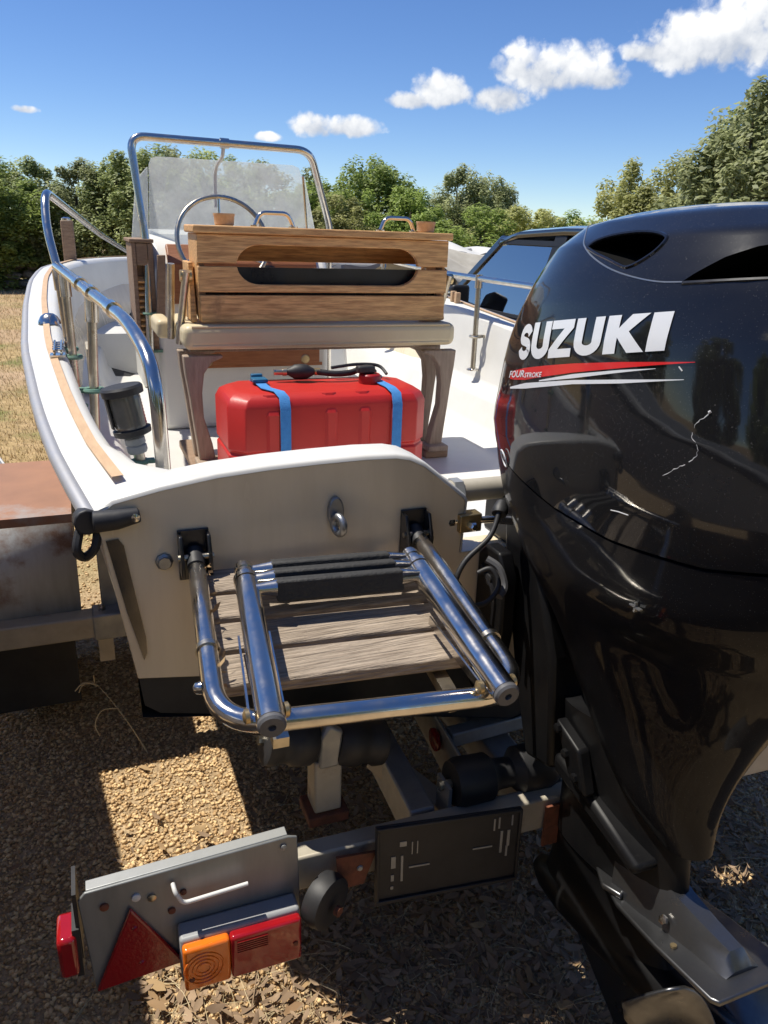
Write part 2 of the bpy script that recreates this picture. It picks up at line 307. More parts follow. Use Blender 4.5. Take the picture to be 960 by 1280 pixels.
class MB:
    def __init__(s): s.v = []; s.f = []
    def add(s, vs, fs):
        o = len(s.v); s.v += [Vector(p) for p in vs]; s.f += [tuple(i+o for i in f) for f in fs]; return s
    def box(s, x0, x1, y0, y1, z0, z1, M=None):
        vs = [Vector((x, y, z)) for z in (z0, z1) for x, y in ((x0, y0), (x1, y0), (x1, y1), (x0, y1))]
        if M is not None: vs = [M @ p for p in vs]
        return s.add(vs, [(3, 2, 1, 0), (4, 5, 6, 7), (0, 1, 5, 4), (1, 2, 6, 5), (2, 3, 7, 6), (3, 0, 4, 7)])
    def bar(s, a, b, w, h, up=(0, 0, 1)):
        a, b = Vector(a), Vector(b); d = (b-a); l = d.length; d.normalize(); r = d.cross(Vector(up)).normalized(); u = r.cross(d)
        M = Matrix((r, d, u)).transposed().to_4x4(); M.translation = a
        return s.box(-w/2, w/2, 0, l, -h/2, h/2, M)
    def prism(s, poly, ext):
        n = len(poly); e = Vector(ext); p = [Vector(q) for q in poly]
        nrm = Vector((0, 0, 0))
        for i in range(n): nrm += p[i].cross(p[(i+1) % n])
        if nrm.dot(e) > 0: p = p[::-1]
        return s.add(p+[q+e for q in p], [tuple(range(n)), tuple(range(2*n-1, n-1, -1))]+[(i, i+n, (i+1) % n+n, (i+1) % n) for i in range(n)])
    def tube(s, path, r, seg=12, caps=True):
        P = [Vector(p) for p in path]; n = len(P); rs = r if isinstance(r, (list, tuple)) else [r]*n
        T = [(P[min(i+1, n-1)]-P[max(i-1, 0)]).normalized() for i in range(n)]
        ref = Vector((0, 0, 1)) if abs(T[0].z) < .9 else Vector((1, 0, 0)); u = T[0].cross(ref).normalized()
        vs = []; fs = []
        for i in range(n):
            u = (u-T[i]*u.dot(T[i])).normalized(); w = T[i].cross(u)
            for k in range(seg):
                a = 2*math.pi*k/seg; vs.append(P[i]+(u*math.cos(a)+w*math.sin(a))*rs[i])
        for i in range(n-1):
            for k in range(seg):
                k2 = (k+1) % seg; fs.append((i*seg+k, i*seg+k2, (i+1)*seg+k2, (i+1)*seg+k))
        if caps: fs += [tuple(range(seg-1, -1, -1)), tuple(range((n-1)*seg, n*seg))]
        return s.add(vs, fs)
    def lathe(s, prof, org, axis=(0, 0, 1), seg=20):
        axis = Vector(axis).normalized(); pts = [Vector(org)+axis*h for r, h in prof]
        ref = Vector((0, 0, 1)) if abs(axis.z) < .9 else Vector((1, 0, 0)); u = axis.cross(ref).normalized(); w = axis.cross(u)
        vs = []; fs = []; n = len(prof)
        for (r, h), c in zip(prof, pts):
            for k in range(seg):
                a = 2*math.pi*k/seg; vs.append(c+(u*math.cos(a)+w*math.sin(a))*max(r, 1e-4))
        for i in range(n-1):
            for k in range(seg):
                k2 = (k+1) % seg; fs.append((i*seg+k, i*seg+k2, (i+1)*seg+k2, (i+1)*seg+k))
        fs += [tuple(range(seg-1, -1, -1)), tuple(range((n-1)*seg, n*seg))]
        return s.add(vs, fs)
    def torus(s, c, axis, R1, r, seg=32, rs=10):
        c = Vector(c); axis = Vector(axis).normalized(); ref = Vector((0, 0, 1)) if abs(axis.z) < .9 else Vector((1, 0, 0)); u = axis.cross(ref).normalized(); w = axis.cross(u)
        vs = []; fs = []
        for i in range(seg):
            a = 2*math.pi*i/seg; d = u*math.cos(a)+w*math.sin(a)
            for k in range(rs):
                b = 2*math.pi*k/rs; vs.append(c+d*(R1+r*math.cos(b))+axis*r*math.sin(b))
        for i in range(seg):
            for k in range(rs): fs.append((i*rs+k, ((i+1) % seg)*rs+k, ((i+1) % seg)*rs+(k+1) % rs, i*rs+(k+1) % rs))
        return s.add(vs, fs)
    def grid(s, rows, closed=False, flip=False):
        n = len(rows[0]); vs = [p for r in rows for p in r]; fs = []
        for i in range(len(rows)-1):
            for k in range(n if closed else n-1):
                q = (i*n+k, i*n+(k+1) % n, (i+1)*n+(k+1) % n, (i+1)*n+k); fs.append(q[::-1] if flip else q)
        return s.add(vs, fs)
    def mesh(s, name, org=(0, 0, 0), smooth=40):
        m = bpy.data.meshes.new(name); o = Vector(org); m.from_pydata([tuple(p-o) for p in s.v], [], s.f); m.validate()
        if smooth:
            m.shade_smooth(); m.set_sharp_from_angle(angle=R(smooth))
        return m

def tag(o, label=None, cat=None, group=None, kind=None):
    if label: o['label'] = label
    if cat: o['category'] = cat
    if group: o['group'] = group
    if kind: o['kind'] = kind
    return o
def thing(name, label, cat, loc=(0, 0, 0), group=None):
    o = bpy.data.objects.new(name, None); COL.objects.link(o); o.location = loc; o.empty_display_size = .1
    return tag(o, label, cat, group)
def origin(o):
    p = Vector(o.location)
    while o.parent: o = o.parent; p += Vector(o.location)
    return p
def part(name, mb, m, parent=None, bevel=0., label=None, smooth=40, seg=2, subsurf=0):
    me = mb.mesh(name, origin(parent) if parent else (0, 0, 0), smooth); me.materials.append(MAT[m])
    o = bpy.data.objects.new(name, me); COL.objects.link(o)
    if parent: o.parent = parent
    if bevel:
        b = o.modifiers.new('bevel', 'BEVEL'); b.width = bevel; b.segments = seg; b.limit_method = 'ANGLE'; b.angle_limit = R(35); b.harden_normals = False
    if subsurf:
        ss = o.modifiers.new('sub', 'SUBSURF'); ss.levels = subsurf; ss.render_levels = subsurf
    if label: o['label'] = label
    return o
def copy_tree(o, parent=None):
    c = o.copy(); COL.objects.link(c); c.parent = parent
    for ch in o.children: copy_tree(ch, c)
    return c
def raw(name, V, F, m, parent=None, smooth=False):
    me = bpy.data.meshes.new(name); V = np.asarray(V, np.float32); F = np.asarray(F, np.int32); k = F.shape[1]
    me.vertices.add(len(V)); me.vertices.foreach_set('co', V.ravel()); me.loops.add(F.size); me.loops.foreach_set('vertex_index', F.ravel())
    me.polygons.add(len(F)); me.polygons.foreach_set('loop_start', np.arange(0, F.size, k, dtype=np.int32)); me.update(calc_edges=True)
    if smooth: me.shade_smooth()
    me.materials.append(MAT[m]); o = bpy.data.objects.new(name, me); COL.objects.link(o)
    if parent: o.parent = parent
    return o

# ================================================================== setting
g = MB(); g.add([(-900, -900, 0), (900, -900, 0), (900, 900, 0), (-900, 900, 0)], [(0, 1, 2, 3)])
tag(part('ground', g, 'yard_ground', smooth=0), kind='structure')
# ================================================================== boat
def interp(tab, y):
    ys = [t[0] for t in tab]
    return np.array([np.interp(y, ys, [t[k] for t in tab]) for k in range(1, len(tab[0]))])
# Y, half beam, sheer height, chine factor, chine z, keel z, cap width
ST = [(0, .948, 1.121, .945, .665, .46, .25), (.06, .96, 1.13, .93, .665, .46, .21), (.12, .972, 1.138, .918, .665, .46, .13), (.3, 1.005, 1.158, .882, .665, .46, .102), (.65, 1.045, 1.187, .845, .668, .46, .10), (1.4, 1.10, 1.225, .81, .675, .46, .108),
      (2.3, 1.125, 1.285, .79, .69, .465, .12), (3.0, 1.125, 1.335, .78, .73, .48, .125), (3.6, 1.09, 1.365, .76, .80, .53, .13), (4.2, .98, 1.372, .72, .90, .65, .14), (4.65, .80, 1.374, .66, 1.0, .80, .15),
      (5.0, .54, 1.374, .60, 1.1, .98, .16), (5.2, .30, 1.374, .5, 1.18, 1.1, .15), (5.3, .02, 1.374, .5, 1.24, 1.2, .01)]
def station(y):
    # smoothed table
    return (interp(ST, y-.12)+interp(ST, y)*2+interp(ST, y+.12))/4 if y > .2 else interp(ST, y)
def side(y, s):
    xg, zg, cf, zc, zk, cw = station(y)
    if s > 0: xg = xg*.955; zg = zg-.02*min(1, y)-.012
    return xg, zg, cf, zc, zk, cw
YS = list(np.concatenate([np.linspace(0, .6, 9), np.linspace(.75, 4, 18), np.linspace(4.15, 5.3, 12)]))
FLOOR = .742
def build_boat():
    root = thing('motorboat', 'white open motorboat with cream transom and steel grab rails on a trailer', 'boat', (0, 2.5, .46))
    outer = MB(); bottom = MB(); cap = MB(); liner = MB()
    for s in (-1, 1):
        ro, rb, rc, rl = [], [], [], []
        for y in YS:
            xg, zg, cf, zc, zk, cw = side(y, s)
            xc = xg*cf; bt = zc+.092 if y < 4 else zc+.03
            xb = xc+(xg-xc)*((bt-zc)/(zg-zc))*.35 if y > 0 else .899
            ro.append([Vector((s*x, y, z)) for x, z in ((xb, bt), (xb+(xg-xb)*(.30 if y > 0 else .5), bt+(zg-bt)*.5), (xg-.004, zg-.035), (xg, zg-.03), (xg, zg))])
            rb.append([Vector((s*x, y, z)) for x, z in ((0, zk), (xc*.5, zk+(zc-zk)*.55), (xc, zc), (xb, bt))])
            xi = max(xg-cw, .004); up = .028*max(0, 1-y/.3)
            rc.append([Vector((s*x, y, z)) for x, z in ((xg, zg), (xg-.02*min(1, xg/.3), zg+.008), (xg-cw*.5, zg+.012+up*.6), (xi+.02, zg+.012+up), (xi+.006, zg+.006+up), (max(xi-.004, 0), zg-.012+up))])
            k = min(1, xi/.5)
            fz = FLOOR
            rl.append([Vector((s*max(x, 0), y+(0.04 if y < .05 else 0), z)) for x, z in ((xi-.004, zg-.012+up), (xi-.012*k, zg-.05), (xi-.03*k, zg-.16), (xi-.05*k, .955), (xi-.062*k, .935), (xi-.13*k, .915), (xi-.15*k, .895), (xi-.175*k, .80), (xi-.22*k, fz+.015), (xi-.30*k, fz), (0, fz))])
        outer.grid(ro, flip=(s > 0)); bottom.grid(rb, flip=(s > 0)); cap.grid(rc, flip=(s > 0)); liner.grid(rl, flip=(s > 0))
    part('hull', outer, 'gel_cream', root, smooth=35); part('hull_bottom', bottom, 'antifoul', root); part('gunwale_cap', cap, 'gel_white', root, smooth=50); part('inner_liner', liner, 'gel_inner', root, smooth=50)
    # raised casting deck in the bow
    d = MB(); ys = [y for y in YS if y >= 3.55]
    d.grid([[Vector((x, y, .985)) for x in np.linspace(-(side(y, -1)[0]-side(y, -1)[5]-.01), side(y, 1)[0]-side(y, 1)[5]-.01, 7)] for y in ys])
    y0 = ys[0]; d.add([(-.97, y0, .985), (.93, y0, .985), (.93, y0-.03, FLOOR), (-.97, y0-.03, FLOOR)], [(0, 3, 2, 1)])
    part('bow_deck', d, 'gel_inner', root)
    b = MB().prism([(-.62, 3.1, FLOOR), (-.62, 3.52, FLOOR), (-.62, 3.52, 1.0), (-.62, 3.18, .98)], (1.24, 0, 0)); part('bow_locker', b, 'gel_inner', root, bevel=.03)
    # transom with the raised sides and the low cut-out for the motor
    port = [(-.948, 1.119), (-.918, 1.141), (-.83, 1.160), (-.725, 1.176), (-.62, 1.184), (-.518, 1.188), (-.42, 1.190), (-.352, 1.188), (-.318, 1.181), (-.282, 1.163), (-.183, 1.083), (-.175, 1.07), (-.181, .946)]
    poly = port+[(-x, z) for x, z in port[::-1]]
    low = [(.899, .757), (0, .62), (-.899, .757)]
    def lowered(i, d):   # outline point i of the port side moved d inwards
        p = Vector((*port[i], 0)); a_ = Vector((*port[max(i-1, 0)], 0)); b_ = Vector((*port[min(i+1, len(port)-1)], 0)); n_ = (b_-a_).normalized(); return (p.x+n_.y*d, p.y-n_.x*d)
    inp = [lowered(i, .0085) for i in range(len(port))]; inp[0] = (port[0][0], port[0][1]-.012)
    ip = inp+[(-x, z) for x, z in inp[::-1]]
    t = MB().prism([(x, 0, z) for x, z in ip+low], (0, .08, 0)); part('transom', t, 'gel_cream', root, bevel=.002)
    for sgn in (1, -1):
        rws = []
        for d, y in ((.009, -.001), (.004, .001), (.001, .004), (0, .010), (0, .045), (0, .088), (.03, .09), (.12, .092)): rws.append([Vector((sgn*lowered(i, d)[0], y, lowered(i, d)[1])) for i in range(len(port))])
        part('transom_edge', MB().grid(rws, flip=(sgn < 0)), 'gel_white', root, smooth=60)  # cream rim given white gelcoat: its sunlit tone is put into the colour
    lb = MB().prism([(-.897, .004, .757), (0, .004, .62), (.897, .004, .757), (.89, .004, .69), (.86, .004, .665), (0, .004, .46), (-.86, .004, .665), (-.89, .004, .69)], (0, .07, 0)); part('transom_bottom', lb, 'antifoul', root)
    # well behind the transom cut-out
    w = MB().box(-.30, .30, .085, .40, .86, .90); part('splash_well', w, 'gel_inner', root, bevel=.02)
    for s in (-1, 1): part('quarter_deck', MB().box(min(s*.90, s*.69), max(s*.90, s*.69), .093, .31, 1.06, 1.095), 'gel_inner', root, bevel=.012, seg=3)
    # rub rail and tan strip along both gunwales
    for s in (-1, 1):
        p = []; st = []
        for y in YS[:-1]:
            xg, zg, *_r = side(y, s); cw = _r[3]; p.append(Vector((s*(xg+.008), y, zg-.014)))
            nx = .062 if s < 0 else .055
            st.append((Vector((s*(xg-nx+.010), y, zg+.0140+.017*max(0, 1-y/.3))), Vector((s*(xg-nx-.011), y, zg+.0160+.017*max(0, 1-y/.3)))))
        part('rub_rail', MB().tube(p, .017, 10), 'rub_metal', root)
        st = [q for q in st if q[0].y > .02]
        part('wood_strip', MB().grid([[a, a+Vector((0, 0, .004)), b_+Vector((0, 0, .004)), b_] for a, b_ in st], flip=(s > 0)), 'tan_strip', root)
        x = s*.956
        c = MB().tube([(x-.004*s, -.012, 1.106), (x-.045*s, -.016, 1.108), (x-.085*s, -.012, 1.112)], [.021, .019, .014], 12)
        c.tube([(x+.01*s, .03, 1.10), (x+.006*s, -.008, 1.104)], .024, 12)
        cc = part('corner_cap', c, 'rubber', root, bevel=.003)
        part('screw', MB().lathe([(.008, 0), (.008, .004), (.003, .006)], (x-.077*s, -.025, 1.112), (0, -1, 0), 10), 'steel', cc)
        lp = MB().tube(catmull([(x+.02*s, .02, 1.085), (x+.03*s, .0, 1.05), (x+.018*s, .01, 1.03), (x-.002*s, .0, 1.05), (x-.01*s, .01, 1.08)], 4), .009, 8); part('strap_loop', lp, 'rubber', cc)
    # polished plate let into the port corner of the transom
    pl = [(-.934, 1.062), (-.912, 1.064), (-.903, 1.05), (-.897, 1.0), (-.877, .85), (-.877, .815), (-.884, .80), (-.908, .91)]
    part('corner_plate', MB().prism([(x, -.0045, z) for x, z in pl], (0, .0035, 0)), 'dark_mirror', root)
    # tow eye and drain fitting
    e = MB().lathe([(.030, 0), (.030, .012), (.024, .018)], (-.487, 0, 1.075), (0, -1, 0), 20)
    e2 = [(-.487+.026*math.cos(a)*.75, -.03, 1.062+.045*math.sin(a)) for a in np.linspace(0, 2*math.pi, 24, endpoint=False)]
    te = part('tow_eye', MB().torus((-.487, -.030, 1.056), (1, .3, 0), .018, .008, 24, 10), 'grey_metal', root)
    part('eye_plate', MB().prism([(-.487+.017*math.cos(a), -.001, 1.077+.034*math.sin(a)) for a in np.linspace(0, 2*math.pi, 20, endpoint=False)], (0, -.014, 0)), 'grey_metal', te, bevel=.003)
    part('drain_fitting', MB().lathe([(.017, 0), (.017, .006), (.012, .009), (.012, .014), (.005, .014)], (-.832, 0, 1.008), (0, -1, 0), 8), 'grey_metal', root)
    # deck hardware on the port gunwale
    def gun(y, off, s=-1):
        xg, zg, *_r = side(y, s); return Vector((s*(xg-off), y, zg+.013))
    c = gun(1.75, .075); part('deck_vent', MB().lathe([(.042, 0), (.040, .008), (.030, .026), (.016, .036), (.002, .038)], c, (0, 0, 1), 18), 'steel', root)
    p = gun(1.28, .085); l = MB()
    l.box(p.x-.022, p.x+.022, p.y-.16, p.y-.10, p.z, p.z+.006); l.box(p.x-.018, p.x+.018, p.y+.1, p.y+.15, p.z, p.z+.006)
    l.tube([(p.x-.010, p.y-.11, p.z+.012), (p.x-.010, p.y+.12, p.z+.012)], .004, 6); l.tube([(p.x+.010, p.y-.11, p.z+.012), (p.x+.010, p.y+.12, p.z+.012)], .004, 6)
    for k in range(4): l.tube([(p.x-.016, p.y-.06+.05*k, p.z+.010), (p.x+.016, p.y-.06+.05*k, p.z+.010)], .004, 6)
    part('toggle_latch', l, 'steel', root)
    for i, (y, off, s) in enumerate(((3.4, .08, -1), (2.62, .07, 1), (.75, .08, 1))):
        q = gun(y, off, s); c = MB().tube([(q.x, q.y-.06, q.z+.03), (q.x, q.y, q.z+.027), (q.x, q.y+.06, q.z+.03)], [.005, .008, .005], 8)
        c.tube([(q.x, q.y-.02, q.z), (q.x, q.y-.02, q.z+.028)], .007, 8); c.tube([(q.x, q.y+.02, q.z), (q.x, q.y+.02, q.z+.028)], .007, 8); part('cleat', c, 'steel', root)
    # ---- port grab rail (aft) : rail, posts, clamps
    rr = .0158
    rail = fillet([(-.803, .20, 1.10), (-.806, .21, 1.345), (-.835, .42, 1.412), (-.90, .86, 1.441), (-.985, 1.4, 1.482)], .10, 8)
    ra = part('grab_rail', MB().tube(rail, rr, 14), 'steel', root)
    part('foot', MB().lathe([(.034, 0), (.034, .006), (.021, .012), (.021, .03)], (-.803, .20, 1.096), (0, 0, 1), 14), 'verdigris', ra)
    for q, d in (((-.861, .60, 1.424), (-.148, 1, .066)), ((-.925, 1.02, 1.453), (-.155, 1, .075)), ((-.9, .86, 1.441), (-.155, 1, .07))):
        d = Vector(d).normalized(); part('sleeve', MB().tube([Vector(q)-d*.022, Vector(q)+d*.022], rr+.0045, 14), 'steel', ra)
    def clamp(x, y, z, s=-1, l=.10):
        c = MB().torus((x, y, z), (0, 0, 1), .024, .007, 16, 6); c.bar((x, y, z), (x+s*l, y+.01, z), .016, .014); return c
    for (a, b) in (((-.90, .86, 1.44), (-.928, .86, .99)), ((-.966, 1.27, 1.472), (-.962, 1.27, 1.02)), ((-.985, 1.4, 1.482), (-.965, 1.42, 1.02))):
        a, b = Vector(a), Vector(b); po = part('rail_post', MB().tube([a, b], .0128, 12), 'steel_old', root)
        d = (b-a).normalized(); part('sleeve', MB().tube([a+d*.01, a+d*.075], .0175, 12), 'steel', po)
        q = a.lerp(b, .58); part('clamp', clamp(q.x, q.y, q.z), 'verdigris', po)
        q = a.lerp(b, .97); part('foot', MB().lathe([(.034, 0), (.034, .008), (.02, .016)], q-Vector((0, 0, .02)), (0, 0, 1), 12), 'verdigris', po)
    # ---- bow rail
    path = fillet([(-.985, 1.40, 1.482), (-1.005, 1.47, 1.60), (-1.0, 1.56, 1.712), (-.78, 3.0, 1.56), (-.50, 4.55, 1.40)], .10, 8)
    part('bow_rail', MB().tube(path, .0135, 12), 'steel', root)
    part('bow_rail', MB().tube(fillet([(-.47, 4.6, 1.38), (-.3, 4.75, 1.47), (.35, 4.75, 1.50), (.62, 4.3, 1.52), (.80, 3.2, 1.475), (.885, 2.34, 1.428), (.89, 1.5, 1.424), (.86, .6, 1.40), (.84, .3, 1.32), (.82, .22, 1.12)], .12, 8), .0145, 12), 'steel', root)
    for (a, b) in (((.888, 2.01, 1.426), (.875, 1.985, 1.00)), ((.885, 1.1, 1.414), (.87, 1.08, .99)), ((.815, 3.1, 1.468), (.83, 3.08, 1.0))):
        a, b = Vector(a), Vector(b); po = part('rail_post', MB().tube([a, b], .0128, 12), 'steel_old', root)
        part('sleeve', MB().tube([a+Vector((0, 0, .018)), a-Vector((0, 0, .045))], .0185, 12), 'steel', po)
        q = a.lerp(b, .64); part('clamp', clamp(q.x, q.y, q.z, 1, .08), 'steel_old', po)
        part('foot', MB().lathe([(.032, 0), (.032, .006), (.02, .012)], b-Vector((0, 0, .01)), (0, 0, 1), 12), 'steel', po)
    # ---- wooden bitt in the bow
    b = MB().box(-.972, -.895, 4.16, 4.24, .985, 1.625); bp = part('mooring_post', b, 'teak_base', root, bevel=.006)
    part('post_cap', MB().lathe([(.030, 0), (.030, .012), (.012, .02)], (-.935, 4.2, 1.625), (0, 0, 1), 12), 'steel', bp)
    # wooden cleat blocks on the starboard gunwale
    for k in range(2):
        q = gun(2.42+.05*k, .09, 1); part('wooden_block', MB().box(q.x-.014, q.x+.014, q.y-.012, q.y+.012, q.z, q.z+.055), 'tan_strip', root, bevel=.003)
    # tan hatch board on the inside of the hull, port side, ahead of the rail
    part('locker_board', MB().box(-.915, -.90, 2.0, 2.22, .93, 1.13), 'galv_pale', root, bevel=.004)
    part('deck_mat', MB().box(-.60, -.30, 3.2, 3.5, 1.0, 1.012), 'tan_strip', root, bevel=.003)
    return root
boat = build_boat()
# ================================================================== console
def build_console():
    root = thing('steering_console', 'white steering console with wooden dash, hazy windscreen and steel frame', 'console', (-.24, 2.4, FLOOR))
    x0, x1 = -.615, .16
    body = MB()
    prof = [(2.10, FLOOR), (2.10, 1.44), (2.17, 1.52), (2.42, 1.60), (2.60, 1.56), (2.72, 1.2), (2.74, FLOOR)]
    body.prism([(x0, y, z) for y, z in prof], (x1-x0, 0, 0)); part('console_body', body, 'gel_white', root, bevel=.025, seg=3)
    # dash board and side trim
    d = part('dash_panel', MB().prism([(x0+.06, 2.085, 1.30), (x0+.06, 2.095, 1.47), (x0+.06, 2.16, 1.545), (x0+.06, 2.19, 1.53), (x0+.06, 2.125, 1.455), (x0+.06, 2.12, 1.30)], (x1-x0-.12, 0, 0)), 'teak_red', root, bevel=.006)
    for k in range(3): part('switch', MB().lathe([(.011, 0), (.011, .008), (.006, .01), (.006, .026)], (-.475+.012*k, 2.085+.002*k, 1.46-.035*k), (0, -1, .2), 10), 'steel', d)
    part('gauge', MB().lathe([(.045, 0), (.045, .012), (.038, .014)], (-.12, 2.09, 1.42), (0, -1, .3), 18), 'rubber', d)
    part('trim_strip', MB().prism([(-.62, 2.083, 1.22), (-.585, 2.083, 1.20), (-.565, 2.083, 1.50), (-.60, 2.083, 1.50)], (0, .016, 0)), 'teak_base', root, bevel=.004)
    # louvred wooden door on the port side
    dr = MB(); dx0, dx1, dz0, dz1 = -.70, -.612, 1.10, 1.545
    for a, b in ((dx0, dx0+.018), (dx1-.022, dx1)): dr.box(a, b, 2.11, 2.15, dz0, dz1)
    dr.box(dx0-.006, dx1+.004, 2.105, 2.45, dz1+.001, dz1+.016); dr.box(dx0+.019, dx1-.023, 2.112, 2.148, dz0, dz0+.06); dr.box(dx0+.019, dx1-.023, 2.112, 2.148, dz1-.09, dz1-.001)
    dr.box(dx0+.002, dx1, 2.152, 2.44, dz0, dz1-.001)
    lo = part('louvred_locker', dr, 'teak_base', root, bevel=.003)
    for k in range(9):
        z = dz0+.075+.026*k
        part('slat', MB().prism([(dx0+.0185, 2.116, z), (dx0+.0185, 2.112, z+.008), (dx0+.0185, 2.140, z+.026), (dx0+.0185, 2.144, z+.018)], (dx1-dx0-.041, 0, 0)), 'teak_warm', lo)
    # drawer front low in the console
    dp = part('drawer_front', MB().box(-.47, .11, 2.078, 2.099, 1.035, 1.125), 'teak_red', root, bevel=.004)
    part('drawer_frame', MB().box(-.485, .125, 2.088, 2.0985, 1.02, 1.034).box(-.485, .125, 2.088, 2.0985, 1.126, 1.14), 'teak_red', dp)
    for x in (-.41, .04): part('pull', MB().lathe([(.001, 0), (.022, .001), (.018, .006), (.003, .007)], (x, 2.078, 1.052), (0, -1, 0), 12), 'brass', dp)
    # windscreen: bent acrylic sheet with side wings
    ws = MB(); bot = [(-.66, 2.44), (-.60, 2.36), (.13, 2.36), (.20, 2.52)]; top = [(-.63, 2.36), (-.585, 2.30), (.085, 2.30), (.105, 2.40)]
    zb, zt = 1.56, 1.893
    def sheet(o):
        out = []
        for (bx_, by), (tx, ty) in zip(bot, top): out.append((Vector((bx_, by+o, zb)), Vector((tx, ty+o, zt))))
        return out
    m = sheet(0)
    def pane(a, b, name):
        p = [m[a][0], m[b][0], m[b][1], m[a][1]]; n = (p[1]-p[0]).cross(p[3]-p[0]).normalized()*.005
        part(name, MB().prism(p, n), 'acrylic', wsr, bevel=.001)
    # front sheet with rounded upper corners
    p = [Vector((-.60, 2.36, zb)), Vector((.13, 2.36, zb)), Vector((.092, 2.305, 1.84)), Vector((.075, 2.30, 1.883)), Vector((.045, 2.298, 1.893)), Vector((-.55, 2.298, 1.893)), Vector((-.578, 2.30, 1.885)), Vector((-.588, 2.305, 1.86))]
    wsr = part('windscreen', MB().prism(p, (0, .006, .001)), 'acrylic', root)
    for q in ([(-.602, 2.37, zb), (-.66, 2.52, zb), (-.635, 2.40, 1.80), (-.592, 2.315, 1.85)], [(.132, 2.37, zb), (.235, 2.56, zb), (.205, 2.50, 1.62), (.10, 2.315, 1.85)]):
        part('side_wing', MB().prism(q, (.005 if q[0][0] > 0 else -.005, 0, 0)), 'acrylic', wsr)
    part('edge_bead', MB().tube([Vector((.131, 2.357, zb)), Vector((.094, 2.302, 1.85))], .006, 8), 'steel', wsr)
    # tubular frame round the screen
    fr = fillet([(-.655, 2.08, 1.05), (-.648, 2.10, 1.25), (-.634, 2.14, 1.55), (-.668, 2.20, 1.958), (.098, 2.20, 1.950), (.26, 2.40, 1.62), (.27, 2.46, 1.4), (.27, 2.46, FLOOR)], .065, 8)
    f = part('windscreen_frame', MB().tube(fr, .0165, 12), 'steel', root)
    part('clip', MB().tube([(-.30, 2.20, 1.954), (-.262, 2.20, 1.9535)], .021, 12), 'steel', f)
    part('wire', MB().tube(catmull([(-.285, 2.20, 1.94), (-.29, 2.215, 1.90), (-.305, 2.26, 1.87), (-.31, 2.29, 1.82), (-.31, 2.295, 1.70)], 5), .008, 8), 'white_plastic', f)
    for z in (1.10, 1.26): part('clamp', MB().torus((-.648, 2.10, z), (0, 0, 1), .021, .006, 14, 6).bar((-.648, 2.10, z), (-.60, 2.10, z), .014, .012), 'verdigris', f)
    # steering wheel
    c = Vector((-.345, 1.955, 1.565)); ax = Vector((0, -1, .42)).normalized()
    wh = part('steering_wheel', MB().torus(c, ax, .185, .0098, 48, 10), 'steel_old', root)
    up = Vector((0, .39, .92)).normalized(); rt = Vector((1, 0, 0))
    for a in (90, 210, 330):
        d_ = rt*math.cos(R(a))+up*math.sin(R(a)); part('spoke', MB().tube([c-ax*.05+d_*.03, c+d_*.18], .006, 8), 'steel', wh)
    part('hub', MB().lathe([(.04, 0), (.038, .02), (.02, .03)], c-ax*.07, ax, 16), 'rubber', wh); part('column', MB().tube([c-ax*.06, c-ax*.20], .018, 10), 'rubber', wh)
    # compass on the dash
    part('compass', MB().lathe([(.045, 0), (.045, .02), (.034, .045), (.015, .056)], (-.2, 2.28, 1.565), (0, 0, 1), 18), 'white_plastic', root)
    part('throttle_box', MB().box(.16, .235, 2.15, 2.32, 1.25, 1.42), 'rubber', root, bevel=.012)
    return root
build_console()

